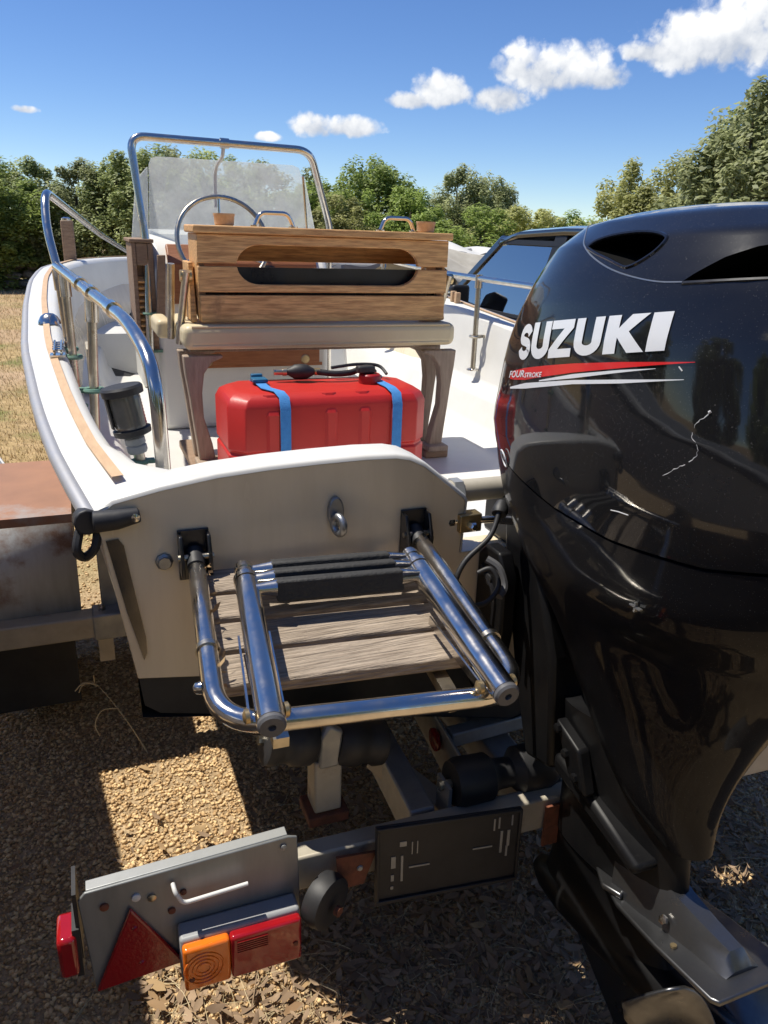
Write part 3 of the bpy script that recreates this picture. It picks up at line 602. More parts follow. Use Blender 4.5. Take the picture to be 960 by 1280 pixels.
# ================================================================== pilot seat with slatted wooden back box
def build_seat():
    root = thing('pilot_seat', 'pilot seat with slatted teak back box, cream cushion and scrolled wooden legs', 'seat', (-.06, 1.6, FLOOR))
    xl, xr, ya, yf = -.536, .417, 1.395, 1.60
    top = part('top_board', MB().box(xl-.012, xr+.012, ya-.014, yf+.01, 1.598, 1.624), 'teak_warm', root, bevel=.005)
    def slat(name, outer, ya_, m='teak_warm'): return part(name, MB().prism([(x, ya_, z) for x, z in outer], (0, .022, 0)), m, root, bevel=.0035)
    # upper and middle slats share the long rounded slot
    zs0, zs1 = 1.430, 1.563; sx0, sx1 = -.40, .292; rad = (zs1-zs0)/2
    zu0, zu1 = 1.500, 1.5965; zm0, zm1 = 1.403, 1.490
    def arc(cx, a0, a1, n=9): return [(cx+rad*1.25*math.cos(R(a)), (zs0+zs1)/2+rad*math.sin(R(a))) for a in np.linspace(a0, a1, n)]
    zc = (zs0+zs1)/2
    au = math.degrees(math.asin((zu0-zc)/rad)); am = math.degrees(math.asin((zm1-zc)/rad))
    L, Rr = sx0+rad*1.25, sx1-rad*1.25
    up = [(xl, zu1), (xl, zu0)]+arc(L, 180-au, 90)+arc(Rr, 90, au)+[(xr, zu0), (xr, zu1)]
    slat('slat', up, ya)
    mid = [(xl, zm0), (xl, zm1)]+arc(L, 180-am, 270)+arc(Rr, -90, am)+[(xr, zm1), (xr, zm0)]
    slat('slat', mid, ya)
    slat('slat', [(xl+.004, 1.300), (xl+.004, 1.393), (xr-.004, 1.393), (xr-.004, 1.300)], ya+.002)
    for x in (xl, xr-.022): part('end_board', MB().prism([(x, ya+.0235, 1.30), (x, yf, 1.36), (x, yf, 1.5965), (x, ya+.0235, 1.5965)], (.022, 0, 0)), 'teak_warm', root, bevel=.003)
    for z0, z1 in ((1.502, 1.5965), (1.36, 1.44)): part('front_slat', MB().box(xl+.024, xr-.024, yf-.02, yf, z0, z1), 'teak_warm', root, bevel=.003)
    part('inner_tray', MB().box(xl+.03, xr-.03, ya+.045, ya+.055, 1.34, 1.487), 'black_paint', root)
    for bx_ in (-.53, .385): part('batten', MB().box(bx_, bx_+.02, ya+.0225, ya+.04, 1.31, 1.59), 'teak_base', root)
    # grab handles and turned cup blocks on top
    for x in (-.305, .175):
        part('grab_handle', MB().tube(fillet([(x-.012, 1.47, 1.628), (x+.008, 1.475, 1.672), (x+.115, 1.49, 1.672), (x+.135, 1.495, 1.628)], .025, 6), .0075, 10).lathe([(.018, 0), (.018, .005)], (x-.012, 1.47, 1.624), (0, 0, 1), 12).lathe([(.018, 0), (.018, .005)], (x+.135, 1.495, 1.624), (0, 0, 1), 12), 'steel', root)
    for x in (-.425, .352): part('cup_block', MB().lathe([(.030, 0), (.034, .004), (.036, .030), (.038, .034), (.038, .040), (.028, .040), (.026, .012)], (x, 1.475, 1.624), (0, 0, 1), 20), 'tan_strip', root)
    # cushion: two pads with piping
    cu = MB(); rows = []
    cx0, cx1, cy0, cy1, cz0, cz1 = -.60, .458, 1.365, 1.80, 1.205, 1.293
    cu.box(cx0, cx1, cy0, cy1, cz0, cz1); c = part('cushion', cu, 'vinyl', root, bevel=.028, seg=4)
    part('piping', MB().tube(fillet([(cx0+.03, cy0+.004, cz0+.016), (cx1-.03, cy0+.004, cz0+.016)], .02), .005, 8).tube([(cx0+.03, cy0+.006, cz1-.006), (cx1-.03, cy0+.006, cz1-.006)], .004, 8), 'vinyl', c)
    part('side_cushion', MB().box(-.665, -.605, 1.62, 1.86, 1.215, 1.285), 'vinyl', root, bevel=.02, seg=4)
    part('seat_board', MB().box(cx0+.03, cx1-.03, cy0+.09, cy1-.03, 1.187, 1.204), 'teak_grey', root, bevel=.004)
    # swing arms (flat steel) beside the box
    for x in (-.572, .44):
        part('swing_arm', MB().tube([(x, 1.42, 1.47), (x-.028, 1.50, 1.215)], .0135, 10).tube([(x-.035, 1.55, 1.49), (x-.045, 1.60, 1.22)], .0135, 10), 'steel_old', root)
        part('pivot', MB().tube([(x+.02 if x < 0 else x-.02, 1.44, 1.455), (x-.02 if x < 0 else x+.02, 1.44, 1.455)], .02, 12), 'brass', root)
        part('arm_board', MB().prism([(x+.012 if x < 0 else x-.03, 1.42, 1.30), (x+.012 if x < 0 else x-.03, 1.60, 1.30), (x+.012 if x < 0 else x-.03, 1.60, 1.50), (x+.012 if x < 0 else x-.03, 1.47, 1.50)], (.018, 0, 0)), 'teak_warm', root, bevel=.003)
    # scrolled legs
    def leg(sg, cx, y):
        o = [(-.055, 1.185), (.085, 1.185), (.085, 1.176), (.045, 1.16), (.016, 1.12), (.006, 1.05), (.008, .96), (.035, .86), (.045, .795), (.045, .775), (-.012, .775), (-.02, .86), (-.03, .95), (-.038, 1.03), (-.05, 1.12)]
        return MB().prism([(cx+sg*x, y, z) for x, z in o], (0, .045, 0))
    for sg, cx in ((1, -.548), (-1, .418)):
        for y in (1.385, 1.53): part('leg', leg(sg, cx, y), 'teak_grey', root, bevel=.008)
        xb = cx+sg*.012
        part('leg_base', MB().box(xb-.052, xb+.052, 1.37, 1.80, FLOOR, .7745), 'teak_base', root, bevel=.006)
        part('foot_block', MB().box(xb-.045+sg*.006, xb+.045+sg*.006, 1.345, 1.44, .776, .800), 'teak_grey', root, bevel=.005)
    return root
build_seat()

# ================================================================== fuel tank
def build_tank():
    x0, x1, y0, y1, z0, z1 = -.515, .19, 1.0, 1.325, FLOOR, 1.112
    root = thing('fuel_tank', 'red plastic fuel tank with two blue straps under the seat', 'fuel tank', ((x0+x1)/2, (y0+y1)/2, FLOOR))
    def ring(inset, z, ch):
        a, b, c, d = x0+inset, x1-inset, y0+inset, y1-inset
        return [Vector(p) for p in ((a+ch, c, z), (b-ch, c, z), (b, c+ch, z), (b, d-ch, z), (b-ch, d, z), (a+ch, d, z), (a, d-ch, z), (a, c+ch, z))]
    t = MB(); rows = [ring(.012, z0, .05), ring(0, z0+.02, .05), ring(0, z0+.165, .05), ring(.006, z0+.17, .05), ring(.006, z0+.18, .05), ring(0, z0+.185, .05), ring(0, z1-.045, .05), ring(.012, z1-.018, .05), ring(.035, z1-.003, .05), ring(.05, z1, .05)]
    t.grid(rows, closed=True); n = len(t.v); t.f.append(tuple(range(n-8, n))); t.f.append(tuple(range(7, -1, -1)))
    body = part('tank_body', t, 'red_tank', root, bevel=.012, seg=3)
    for xa, xb in ((-.40, -.345), (-.20, -.15), (-.08, -.03), (.04, .075)):
        part('rib', MB().prism([(xa, y0-.007, z0+.03), (xb, y0-.007, z0+.03), (xb, y0-.007, z1-.062), (xb, y0+.035, z1-.016), (xa, y0+.035, z1-.016), (xa, y0-.007, z1-.062)], (0, .012, .0)) if False else MB().grid([[Vector((xa, y0+.002, z)), Vector((xa+.012, y0-.008, z)), Vector((xb-.012, y0-.008, z)), Vector((xb, y0+.002, z))] for z in (z0+.03, z1-.065)]+[[Vector((xa, y0+.030, z1-.004)), Vector((xa+.012, y0+.026, z1-.004)), Vector((xb-.012, y0+.026, z1-.004)), Vector((xb, y0+.030, z1-.004))]]), 'red_tank', body, smooth=20)
    for sx, tx in ((-.335, -.375), (.06, .045)):
        path = [Vector((sx, y0-.011, z0+.01)), Vector((sx, y0-.011, z1-.048)), Vector((sx, y0+.006, z1-.010)), Vector((sx-.01, y0+.036, z1+.004)), Vector((tx, y0+.09, z1+.006)), Vector((tx, y1-.09, z1+.006)), Vector((tx, y1-.04, z1-.004)), Vector((tx, y1+.006, z1-.06)), Vector((tx, y1+.006, z0+.01))]
        w = .0175; s = MB()
        nr = [(0, -1, 0), (0, -1, .3), (0, -.7, .5), (0, -.3, .9), (0, 0, 1), (0, 0, 1), (0, .7, .7), (0, 1, .3), (0, 1, 0)]
        s.grid([[p+Vector((-w, 0, 0)), p+Vector((w, 0, 0)), p+Vector((w, 0, 0))+Vector(q)*.0025, p+Vector((-w, 0, 0))+Vector(q)*.0025] for p, q in zip(path, nr)], closed=True)
        so_ = part('strap', s, 'blue_web', root)
        b = MB().box(tx-.026, tx+.026, y0+.17, y0+.22, z1+.009, z1+.022).box(tx-.020, tx+.020, y0+.225, y0+.245, z1+.010, z1+.03); part('buckle', b, 'blue_buckle', so_, bevel=.003)
    cap = part('filler_cap', MB().lathe([(.040, 0), (.040, .028), (.034, .034), (.01, .035)], (.015, 1.15, z1), (0, 0, 1), 24), 'red_cap', root, bevel=.002)
    h = part('fuel_hose', MB().tube(catmull([(-.165, 1.21, z1+.035), (-.10, 1.195, z1+.028), (-.04, 1.20, z1+.03), (.0, 1.21, z1+.04), (.04, 1.23, z1+.04), (.07, 1.25, z1+.02)], 5), .011, 10).tube(catmull([(-.10, 1.24, z1+.042), (.0, 1.25, z1+.05), (.08, 1.24, z1+.045), (.10, 1.2, z1+.02)], 5), .006, 8), 'rubber', root)
    part('primer_bulb', MB().lathe([(.010, 0), (.014, .008), (.026, .028), (.028, .05), (.026, .072), (.014, .092), (.010, .10)], (-.27, 1.225, z1+.035), (1, -.12, 0), 16), 'rubber', h)
    part('hose_clamp', MB().lathe([(.013, 0), (.013, .02)], (-.172, 1.213, z1+.035), (1, -.12, 0), 12), 'brass', h)
    part('hose_end', MB().lathe([(.011, 0), (.011, .03), (.014, .031), (.014, .045)], (-.315, 1.23, z1+.035), (1, -.12, 0), 12), 'steel_old', h)
    part('connector', MB().box(-.035, .03, 1.13, 1.165, z1+.036, z1+.062), 'rubber', h, bevel=.006)
build_tank()

# ================================================================== stern light lantern
def build_lantern():
    a = Vector((-.842, .30, 1.125)); ax = Vector((-.17, .05, 1)).normalized()
    root = thing('stern_lantern', 'black capped ribbed stern lantern leaning inside the port rail', 'lamp', tuple(a))
    part('pole', MB().tube([a-ax*.10, a+ax*.03], .012, 12), 'steel_old', root)
    part('bracket', MB().bar(a+Vector((-.06, 0, .0)), a+Vector((.03, 0, .0)), .02, .008).torus(a, (0, 0, 1), .016, .005, 14, 6), 'verdigris', root)
    part('neck', MB().lathe([(.019, 0), (.022, .006), (.022, .016), (.019, .019), (.022, .022), (.022, .034), (.016, .04)], a+ax*.02, ax, 18), 'plastic_grey', root)
    part('base_cap', MB().lathe([(.030, 0), (.040, .004), (.041, .016), (.036, .018)], a+ax*.06, ax, 24), 'rubber', root)
    gl = MB().lathe([(.034, 0)]+[(.034+(.0009 if k % 2 else 0), .004+k*.0035) for k in range(19)]+[(.034, .072)], a+ax*.077, ax, 24); part('lens', gl, 'lamp_glass', root)
    part('shade', MB().prism([a+ax*.078+Vector((.038*math.cos(R(t)), .038*math.sin(R(t)), 0)) for t in range(120, 205, 12)]+[a+ax*.078+Vector((.042*math.cos(R(t)), .042*math.sin(R(t)), 0)) for t in range(204, 119, -12)], ax*.072), 'rubber', root)
    part('top_cap', MB().lathe([(.036, 0), (.044, .002), (.045, .016), (.041, .021), (.002, .023)], a+ax*.149, ax, 26), 'rubber', root)
build_lantern()

# ================================================================== boarding platform with folding ladder
def build_platform():
    root = thing('boarding_platform', 'steel boarding platform with grey slats and folded three-step ladder on the transom', 'ladder', (-.55, -.02, 1.0))
    def pz(y): return 1.015+.17*y
    fr = fillet([(-.775, -.03, pz(-.03)), (-.806, -.475, pz(-.475)), (-.318, -.512, pz(-.512)), (-.318, -.03, pz(-.03)+.0)], .085, 10)
    # the rails run parallel, skewed a little to port
    fr = fillet([(-.775, -.03, pz(-.03)), (-.812, -.462, pz(-.462)), (-.325, -.515, pz(-.515)), (-.309, -.03, pz(-.03))], .085, 10)
    part('frame_tube', MB().tube(fr, .0172, 16), 'steel', root)
    for q, d in (((-.797, -.29, pz(-.29)), (-.08, -1, -.17)), ((-.321, -.38, pz(-.38)), (-.03, -1, -.17))):
        d = Vector(d).normalized(); part('sleeve_ring', MB().tube([Vector(q)-d*.005, Vector(q)+d*.005], .0205, 16), 'steel_old', root)
    for x, z in ((-.775, 1.015), (-.309, 1.01)):
        h = MB().box(x-.030, x+.030, -.007, -.001, z-.05, z+.055)
        h.prism([(x-.030, -.007, z-.03), (x-.030, -.007, z+.05), (x-.030, -.03, z+.05), (x-.030, -.05, z+.0), (x-.030, -.045, z-.03)], (.007, 0, 0)); h.prism([(x+.023, -.007, z-.03), (x+.023, -.007, z+.05), (x+.023, -.03, z+.05), (x+.023, -.05, z+.0), (x+.023, -.045, z-.03)], (.007, 0, 0))
        hb = part('hinge_bracket', h, 'black_paint', root, bevel=.002); part('hinge_pin', MB().tube([(x-.034, -.032, z+.008), (x+.034, -.032, z+.008)], .006, 8), 'steel_old', hb)
        part('plug', MB().tube([(x, -.012, z+.01), (x-.003, -.05, z-.005)], .0175, 14), 'rubber', root)
    # slats
    lx = lambda y: -.757+(-.804+.757)*(-y/.40)*.9; rx = lambda y: -.330+(-.332+.330)*(-y/.40)
    for i, (ya, yb) in enumerate(((-.022, -.092), (-.108, -.176), (-.192, -.262), (-.277, -.352))):
        p = [Vector((lx(ya)-.005, ya, pz(ya)-.022)), Vector((rx(ya), ya-.035, pz(ya)-.026)), Vector((rx(yb), yb-.038, pz(yb)-.026)), Vector((lx(yb)-.005, yb, pz(yb)-.022))]
        part('slat', MB().prism(p, (0, 0, -.024)), 'plank', root, bevel=.004)
    for x in (-.70, -.40): part('slat_bearer', MB().bar((x, -.02, pz(-.02)-.062), (x-.015, -.45, pz(-.45)-.062), .025, .02), 'steel_old', root)
    # telescopic ladder folded on top
    A0, A1 = Vector((-.700, -.115, 1.027)), Vector((-.744, -.512, .962)); B0, B1 = Vector((-.378, -.143, 1.025)), Vector((-.384, -.545, .958))
    for a, b in ((A0, A1), (B0, B1)):
        d = (b-a).normalized(); tb = part('ladder_tube', MB().tube([a+d*.055, b], .0215, 18), 'steel', root)
        part('inner_tube', MB().tube([a, a+d*.0555], .0165, 16), 'steel', tb); part('collar', MB().tube([a+d*.04, a+d*.052], .023, 16), 'steel', tb); part('collar', MB().tube([a+d*.008, a+d*.018], .0185, 16), 'steel', tb)
        part('tube_cap', MB().lathe([(.0205, 0), (.021, .007), (.018, .011), (.006, .011), (.005, .004)], b, d, 18), 'cap_grey', tb)
        # flat links folding against the frame
        for s in (-1, 1):
            o = Vector((s*.026, 0, 0)); lk = part('link', MB().bar(b+o+Vector((0, .03, -.005)), a.lerp(b, .42)+o+Vector((0, 0, -.028)), .0035, .016), 'steel', root)
            part('bolt', MB().lathe([(.011, 0), (.011, .006), (.006, .009)], b+o+Vector((0, .028, -.002)), (s, 0, 0), 12), 'brass', lk)
    part('outer_bolt', MB().lathe([(.011, 0), (.009, .008), (.004, .012)], (-.822, -.375, pz(-.375)), (-1, 0, 0), 10), 'steel', root)
    # steps
    for k, t in enumerate((.015, .10, .19)):
        a, b = A0.lerp(A1, t*1.0+.02), B0.lerp(B1, t+.02); a = a+Vector((0, 0, .003*k)); b = b+Vector((0, 0, .003*k)); e = (b-a).normalized()
        sx = part('step', MB().prism([a+e*.047+Vector(q) for q in ((0, .012, .016), (0, -.010, .017), (0, -.017, -.010-.006*k), (0, .010, -.014))], e*((b-a).length-.094)), 'tread', root, bevel=.004)
        for c0, dd in ((a, e), (b, -e)): part('step_end', MB().lathe([(.011, .012), (.012, .02), (.017, .050)], c0, dd, 14), 'steel', sx)
    # dry plant bits caught behind the port tube
    V = []; F = []
    for k in range(34):
        y = -.03-.36*rnd.random(); c = Vector((-.757-.10*(-y)*.9+rnd.uniform(-.008, .006), y, pz(y)+rnd.uniform(-.012, .008)))
        d1 = Vector((rnd.uniform(-1, 1), rnd.uniform(-1, 1), rnd.uniform(-.5, 1))).normalized()*rnd.uniform(.006, .016); d2 = Vector((rnd.uniform(-1, 1), rnd.uniform(-1, 1), rnd.uniform(-1, 1))).normalized()*.005
        i = len(V); V += [c, c+d1+d2, c+d1*1.8, c+d1-d2]; F.append((i, i+1, i+2, i+3))
    o = raw('dry_plant_bits', [tuple(v-origin(root)) for v in V], F, 'leaf_dry', root); o['kind'] = 'stuff'
build_platform()
# ================================================================== outboard motor (tilted 12 degrees)
TA = R(12); MO = Vector((0, 0, 1.0)); AX = Vector((0, -math.cos(TA), math.sin(TA))); BX = Vector((0, math.sin(TA), math.cos(TA)))
def mw(x, s, v): return MO+Vector((x, 0, 0))+AX*s+BX*v
COWL = np.array([(-.53, .45, .548, .042, 2.2), (-.46, .35, .555, .073, 2.2), (-.37, .285, .595, .095, 2.2), (-.27, .235, .655, .12, 2.2), (-.14, .185, .775, .165, 2.2), (-.03, .115, .865, .205, 2.25), (.075, .045, .90, .228, 2.3),
                 (.16, .02, .90, .236, 2.3), (.25, .012, .90, .238, 2.3), (.40, .085, .89, .232, 2.25), (.495, .165, .87, .213, 2.2), (.56, .225, .82, .176, 2.2), (.598, .28, .74, .128, 2.2), (.615, .33, .65, .07, 2), (.62, .42, .55, .015, 2)])
def cprm(v):
    d = .03; f = lambda q: np.array([np.interp(q, COWL[:, 0], COWL[:, k]) for k in range(1, 5)])
    if v > .53 or v < -.5: return f(v)
    return (f(v-d)+2*f(v)+f(v+d))/4
def cdrop(s, v): return max(0, s-.22)*.13*max(0, v-.1)/.5
def cpoint(a, v, infl=0.):
    sf, sb, wd, n = cprm(v); c, s_ = math.cos(a), math.sin(a); sm = .5
    if v < .05: sm = .5+( (sf+sb)/2-.5)*min(1, (.05-v)/.3)
    x = (wd+infl)*math.copysign(abs(s_)**(2/n), s_); e = math.copysign(abs(c)**(2/n), c)
    ss = sm+((sb-sm) if e > 0 else (sm-sf))*e*(1+infl/.4)
    return x, ss, v-cdrop(ss, v)
def vseam(s): return float(np.interp(s, [0, .15, .27, .43, .57, .73, .87, .95], [.245, .20, .158, .107, .074, .056, .062, .065]))
def build_motor():
    root = thing('outboard_motor', 'large glossy black outboard motor tilted on the transom beside the ladder', 'outboard motor', (0, -.05, .95))
    na = 220; ang = [2*math.pi*k/na for k in range(na)]
    # ---- upper cowl, from the seam line to the crown
    rows = []; nv = 70
    for i in range(nv+1):
        t = i/nv; row = []
        for a in ang:
            v = .12
            for _ in range(4): v = vseam(cpoint(a, v)[1])+.003
            top = .62; vv = v+(top-v)*(1-(1-t)**1.35)
            infl = .004*min(1, t*12)
            row.append(mw(*cpoint(a, vv, infl)))
        rows.append(row)
    cm = MB(); cm.grid(rows, closed=True, flip=False); n = len(cm.v); cm.f.append(tuple(range(n-na, n))); cm.f.append(tuple(range(na-1, -1, -1)))
    me = cm.mesh('cowl', origin(root), 0); me.materials.append(MAT['motor_black']); me.materials.append(MAT['black_matte'])
    bm = bmesh.new(); bm.from_mesh(me); bmesh.ops.recalc_face_normals(bm, faces=bm.faces); bm.to_mesh(me); bm.free()
    cowl = bpy.data.objects.new('cowl', me); COL.objects.link(cowl); cowl.parent = root
    # air intakes are cut into the cowl
    def cutter(poly, xa, xb):
        m = MB(); m.prism([mw(xa, s, v) for s, v in poly], (xb-xa, 0, 0)); q = m.mesh('cut', origin(root), 0); q.materials.append(MAT['motor_black']); q.materials.append(MAT['black_matte'])
        for p in q.polygons: p.material_index = 1
        b_ = bmesh.new(); b_.from_mesh(q); bmesh.ops.recalc_face_normals(b_, faces=b_.faces); b_.to_mesh(q); b_.free()
        o = bpy.data.objects.new('cut', q); COL.objects.link(o); return o
    hole = [(.462, .523), (.478, .531), (.51, .533), (.56, .528), (.60, .519), (.624, .509), (.627, .501), (.618, .488), (.60, .478), (.580, .474), (.56, .481), (.53, .494), (.495, .508)]
    slot = [(.684, .440), (.70, .450), (.725, .464), (.755, .4725), (.80, .475), (.86, .47), (.95, .46), (.95, .418), (.86, .424), (.76, .433)]
    cuts = []
    for poly, xa, xb in ((hole, -.32, -.085), ([(s, v) for s, v in hole], .085, .32), (slot, -.3, -.08), (slot, .08, .3)):
        c = cutter(poly, xa, xb); cuts.append(c); c.location = root.location
        b_ = cowl.modifiers.new('cut', 'BOOLEAN'); b_.operation = 'DIFFERENCE'; b_.object = c; b_.solver = 'EXACT'
    dg = bpy.context.evaluated_depsgraph_get(); new = bpy.data.meshes.new_from_object(cowl.evaluated_get(dg)); cowl.modifiers.clear(); cowl.data = new; new.name = 'cowl'
    for c in cuts: bpy.data.objects.remove(c)
    new.shade_smooth(); new.set_sharp_from_angle(angle=R(32))
    # surface lookup for everything that lies on the port side of the cowl
    tm = bmesh.new(); tm.from_mesh(me); bmesh.ops.triangulate(tm, faces=tm.faces); bvh = BVHTree.FromBMesh(tm); tm.free(); org = origin(root)
    def on(s, v, off=.0016):
        p = mw(-.6, s, v)-org; h = bvh.ray_cast(p, Vector((1, 0, 0)))
        return (h[0]+h[1]*off+org) if h[0] is not None and h[1].x < .5 else mw(-.2, s, v)
    def decal(name, polys, m, parent=None, off=.0016, cuts_=3):
        bm = bmesh.new()
        for poly in polys:
            vs = [bm.verts.new((s, v, 0)) for s, v in poly]; bm.faces.new(vs)
        bmesh.ops.triangulate(bm, faces=bm.faces)
        for _ in range(3):
            ed = [e for e in bm.edges if e.calc_length() > .012]
            if ed: bmesh.ops.subdivide_edges(bm, edges=ed, cuts=1); bmesh.ops.triangulate(bm, faces=bm.faces)
        for v in bm.verts: v.co = on(v.co.x, v.co.y, off)-org
        q = bpy.data.meshes.new(name); bm.to_mesh(q); bm.free(); q.materials.append(MAT[m]); q.shade_smooth()
        o = bpy.data.objects.new(name, q); COL.objects.link(o); o.parent = parent or cowl; return o
    def band(pts, lo, hi): return [(pts[i], pts[i+1]) for i in range(len(pts)-1)]
    # lettering, drawn as heavy slanted strokes; unit square per letter
    def stroke(path, w):
        P = [Vector((x, y, 0)) for x, y in path]; out = []
        T = [(P[min(i+1, len(P)-1)]-P[max(i-1, 0)]).normalized() for i in range(len(P))]
        Lf = [p+Vector((-t.y*w[0], t.x*w[1], 0)) for p, t in zip(P, T)]; Rt = [p-Vector((-t.y*w[0], t.x*w[1], 0)) for p, t in zip(P, T)]
        for i in range(len(P)-1): out.append([(Lf[i].x, Lf[i].y), (Lf[i+1].x, Lf[i+1].y), (Rt[i+1].x, Rt[i+1].y), (Rt[i].x, Rt[i].y)])
        return out
    def arcp(cx, cy, rx_, ry, a0, a1, n=9): return [(cx+rx_*math.cos(R(a)), cy+ry*math.sin(R(a))) for a in np.linspace(a0, a1, n)]
    S = stroke([(.86, .70)]+arcp(.5, .70, .34, .17, 12, 180, 9)+arcp(.5, .64, .34, .12, 190, 255, 4)+arcp(.5, .38, .34, .12, 75, 0, 5)+arcp(.5, .30, .34, .17, -10, -170, 9)+[(.14, .32)], (.15, .12))
    U = stroke([(.16, 1.0), (.16, .40)]+arcp(.5, .36, .34, .225, 180, 360, 12)+[(.84, .40), (.84, 1.0)], (.16, .135))
    Z = [[(.04, 1), (.98, 1), (.98, .77), (.36, .77), (.04, .77)], [(.60, .77), (.98, .77), (.40, .23), (.02, .23)], [(.02, .23), (.40, .23), (.98, .23), (.98, 0), (.02, 0)]]
    K = [[(.02, 0), (.02, 1), (.34, 1), (.34, 0)], [(.34, .42), (.34, .66), (.60, 1), (1.0, 1), (.60, .56)], [(.34, .42), (.60, .56), (1.02, 0), (.64, 0)]]
    I = [[(.0, 0), (.0, 1), (1, 1), (1, 0)]]
    ltr = part_names = ((S, .312, .362), (U, .366, .428), (Z, .428, .494), (U, .499, .563), (K, .569, .646), (I, .651, .681))
    polys = []
    for shape, s0, s1 in ltr:
        for pg in shape:
            q = []
            for x, y in pg:
                s = s0+(s1-s0)*x; hgt = .0625-.012*(s-.31)/.37; q.append((s+.006*(y-.5), .357-.018*(s-.31)+y*hgt))
            polys.append(q)
    for name_i, (shape, s0, s1) in enumerate(ltr):
        cnt = sum(len(l[0]) for l in ltr[:name_i]); decal('decal_letter', polys[cnt:cnt+len(shape)], 'decal_white')
    rs = [(.272, .326, .338), (.30, .324, .3405), (.348, .3225, .343), (.42, .326, .3435), (.50, .3292, .343), (.607, .331, .3395), (.66, .3318, .3365), (.722, .3322, .3328)]
    decal('decal_stripe', [[(a[0], a[1]), (b[0], b[1]), (b[0], b[2]), (a[0], a[2])] for a, b in zip(rs, rs[1:])], 'decal_red')
    rs = [(.40, .3185, .3205), (.50, .3205, .3268), (.607, .3248, .3285), (.667, .327, .3275)]
    decal('decal_stripe', [[(a[0], a[1]), (b[0], b[1]), (b[0], b[2]), (a[0], a[2])] for a, b in zip(rs, rs[1:])], 'decal_white')
    rs = [(.277, .3085, .3115), (.35, .3075, .317), (.50, .3115, .3178), (.607, .3095, .3150), (.709, .3105, .3112)]
    decal('decal_stripe', [[(a[0], a[1]), (b[0], b[1]), (b[0], b[2]), (a[0], a[2])] for a, b in zip(rs, rs[1:])], 'decal_white')
    def words(txt, s0, v0, size, m, wide=1.0):
        cu = bpy.data.curves.new('txt', 'FONT'); cu.body = txt; cu.size = 1; cu.shear = .3; cu.offset = .02; cu.resolution_u = 3
        o = bpy.data.objects.new('txt', cu); COL.objects.link(o); dg = bpy.context.evaluated_depsgraph_get(); q = bpy.data.meshes.new_from_object(o.evaluated_get(dg)); bpy.data.objects.remove(o)
        for v in q.vertices:
            p = on(s0+v.co.x*size*wide, v0+v.co.y*size-.02*v.co.x*size, .0026)-org; v.co = p
        q.materials.append(MAT[m]); o = bpy.data.objects.new('decal_lettering', q); COL.objects.link(o); o.parent = cowl; return o
    words('FOUR', .268, .3285, .0165, 'decal_white', 1.75); words('STROKE', .345, .3265, .0115, 'decal_white', 1.5)
    # round maker's badge low on the front corner
    ring = lambda r0, r1: [[(.278+r0*1.0*math.cos(a), .135+r0*math.sin(a)), (.278+r1*math.cos(a), .135+r1*math.sin(a)), (.278+r1*math.cos(b), .135+r1*math.sin(b)), (.278+r0*math.cos(b), .135+r0*math.sin(b))] for a, b in zip(np.linspace(0, 2*math.pi, 25)[:-1], np.linspace(0, 2*math.pi, 25)[1:])]
    # lighter crease of the crown panel, drawn in as a thin grey line
    def line(name, pts, r, m, off=0.): return part(name, MB().tube([on(s, v, off) for s, v in pts], r, 6), m, cowl)
    ed = [(.33, .592), (.358, .580), (.395, .562), (.43, .541), (.458, .522), (.487, .505), (.53, .484), (.569, .468), (.614, .453), (.65, .4435), (.684, .4385)]
    line('panel_edge', [(p.x, p.y) for p in catmull([Vector((a, b, 0)) for a, b in ed], 4)], .0013, 'grey_metal')
    line('slot_lip', [(.684, .437), (.72, .434), (.76, .4305), (.80, .427), (.84, .424)], .003, 'black_paint')
    rim = [(p.x, p.y) for p in catmull([Vector((a, b, 0)) for a, b in hole+[hole[0]]], 4)]
    line('intake_rim', rim, .003, 'motor_black')
    sc = catmull([Vector((a, b, 0)) for a, b in ((.744, .266), (.729, .253), (.724, .238), (.732, .222), (.725, .206), (.709, .197), (.683, .183))], 6)
    sc = [(p.x+rnd.uniform(-.0012, .0012), p.y+rnd.uniform(-.0012, .0012)) for p in sc]
    for k0, k1 in ((0, 9), (10, 16), (16, 27), (28, 37)): part('scratch', MB().tube([on(a, b_, 0) for a, b_ in sc[k0:k1]], [rnd.uniform(.0002, .0009) for _ in sc[k0:k1]], 5), 'scratch', cowl)
    line('scratch', [(.743, .268), (.7455, .2695)], .0022, 'scratch')
    line('scratch', [(.585, .124), (.60, .1235), (.62, .1205)], .001, 'scratch'); line('scratch', [(.70, .328), (.705, .322)], .0012, 'scratch')
    # ---- lower cover below the seam
    rows = []; nv = 60; na2 = 120; ang2 = [2*math.pi*k/na2 for k in range(na2)]
    for i in range(nv+1):
        t = i/nv; row = []
        for a in ang2:
            v = .12
            for _ in range(4): v = vseam(cpoint(a, v)[1])-.002
            vv = v+(-.53-v)*t
            x, s, v_ = cpoint(a, vv, -.0015)
            # belt of the pan below the seam bulges, the leg below is drawn in
            k = math.exp(-((vv+.02)/.05)**2); x *= 1+.02*k
            g = max(0, min(1, (-.06-vv)/.05)); x *= 1-.10*g*max(0, min(1, (s-.42)/.2))
            fl = math.exp(-((s-.56)/.07)**2)*max(0, min(1, (-.08-vv)/.06))*max(0, min(1, (vv+.5)/.3)); x *= 1-.16*fl
            row.append(mw(x, s, v_))
        rows.append(row)
    lm = MB(); lm.grid(rows, closed=True, flip=True); n = len(lm.v); lm.f.append(tuple(range(n-na2, n))); lm.f.append(tuple(range(na2-1, -1, -1)))
    lower = part('lower_cover', lm, 'motor_lower', root, smooth=45)
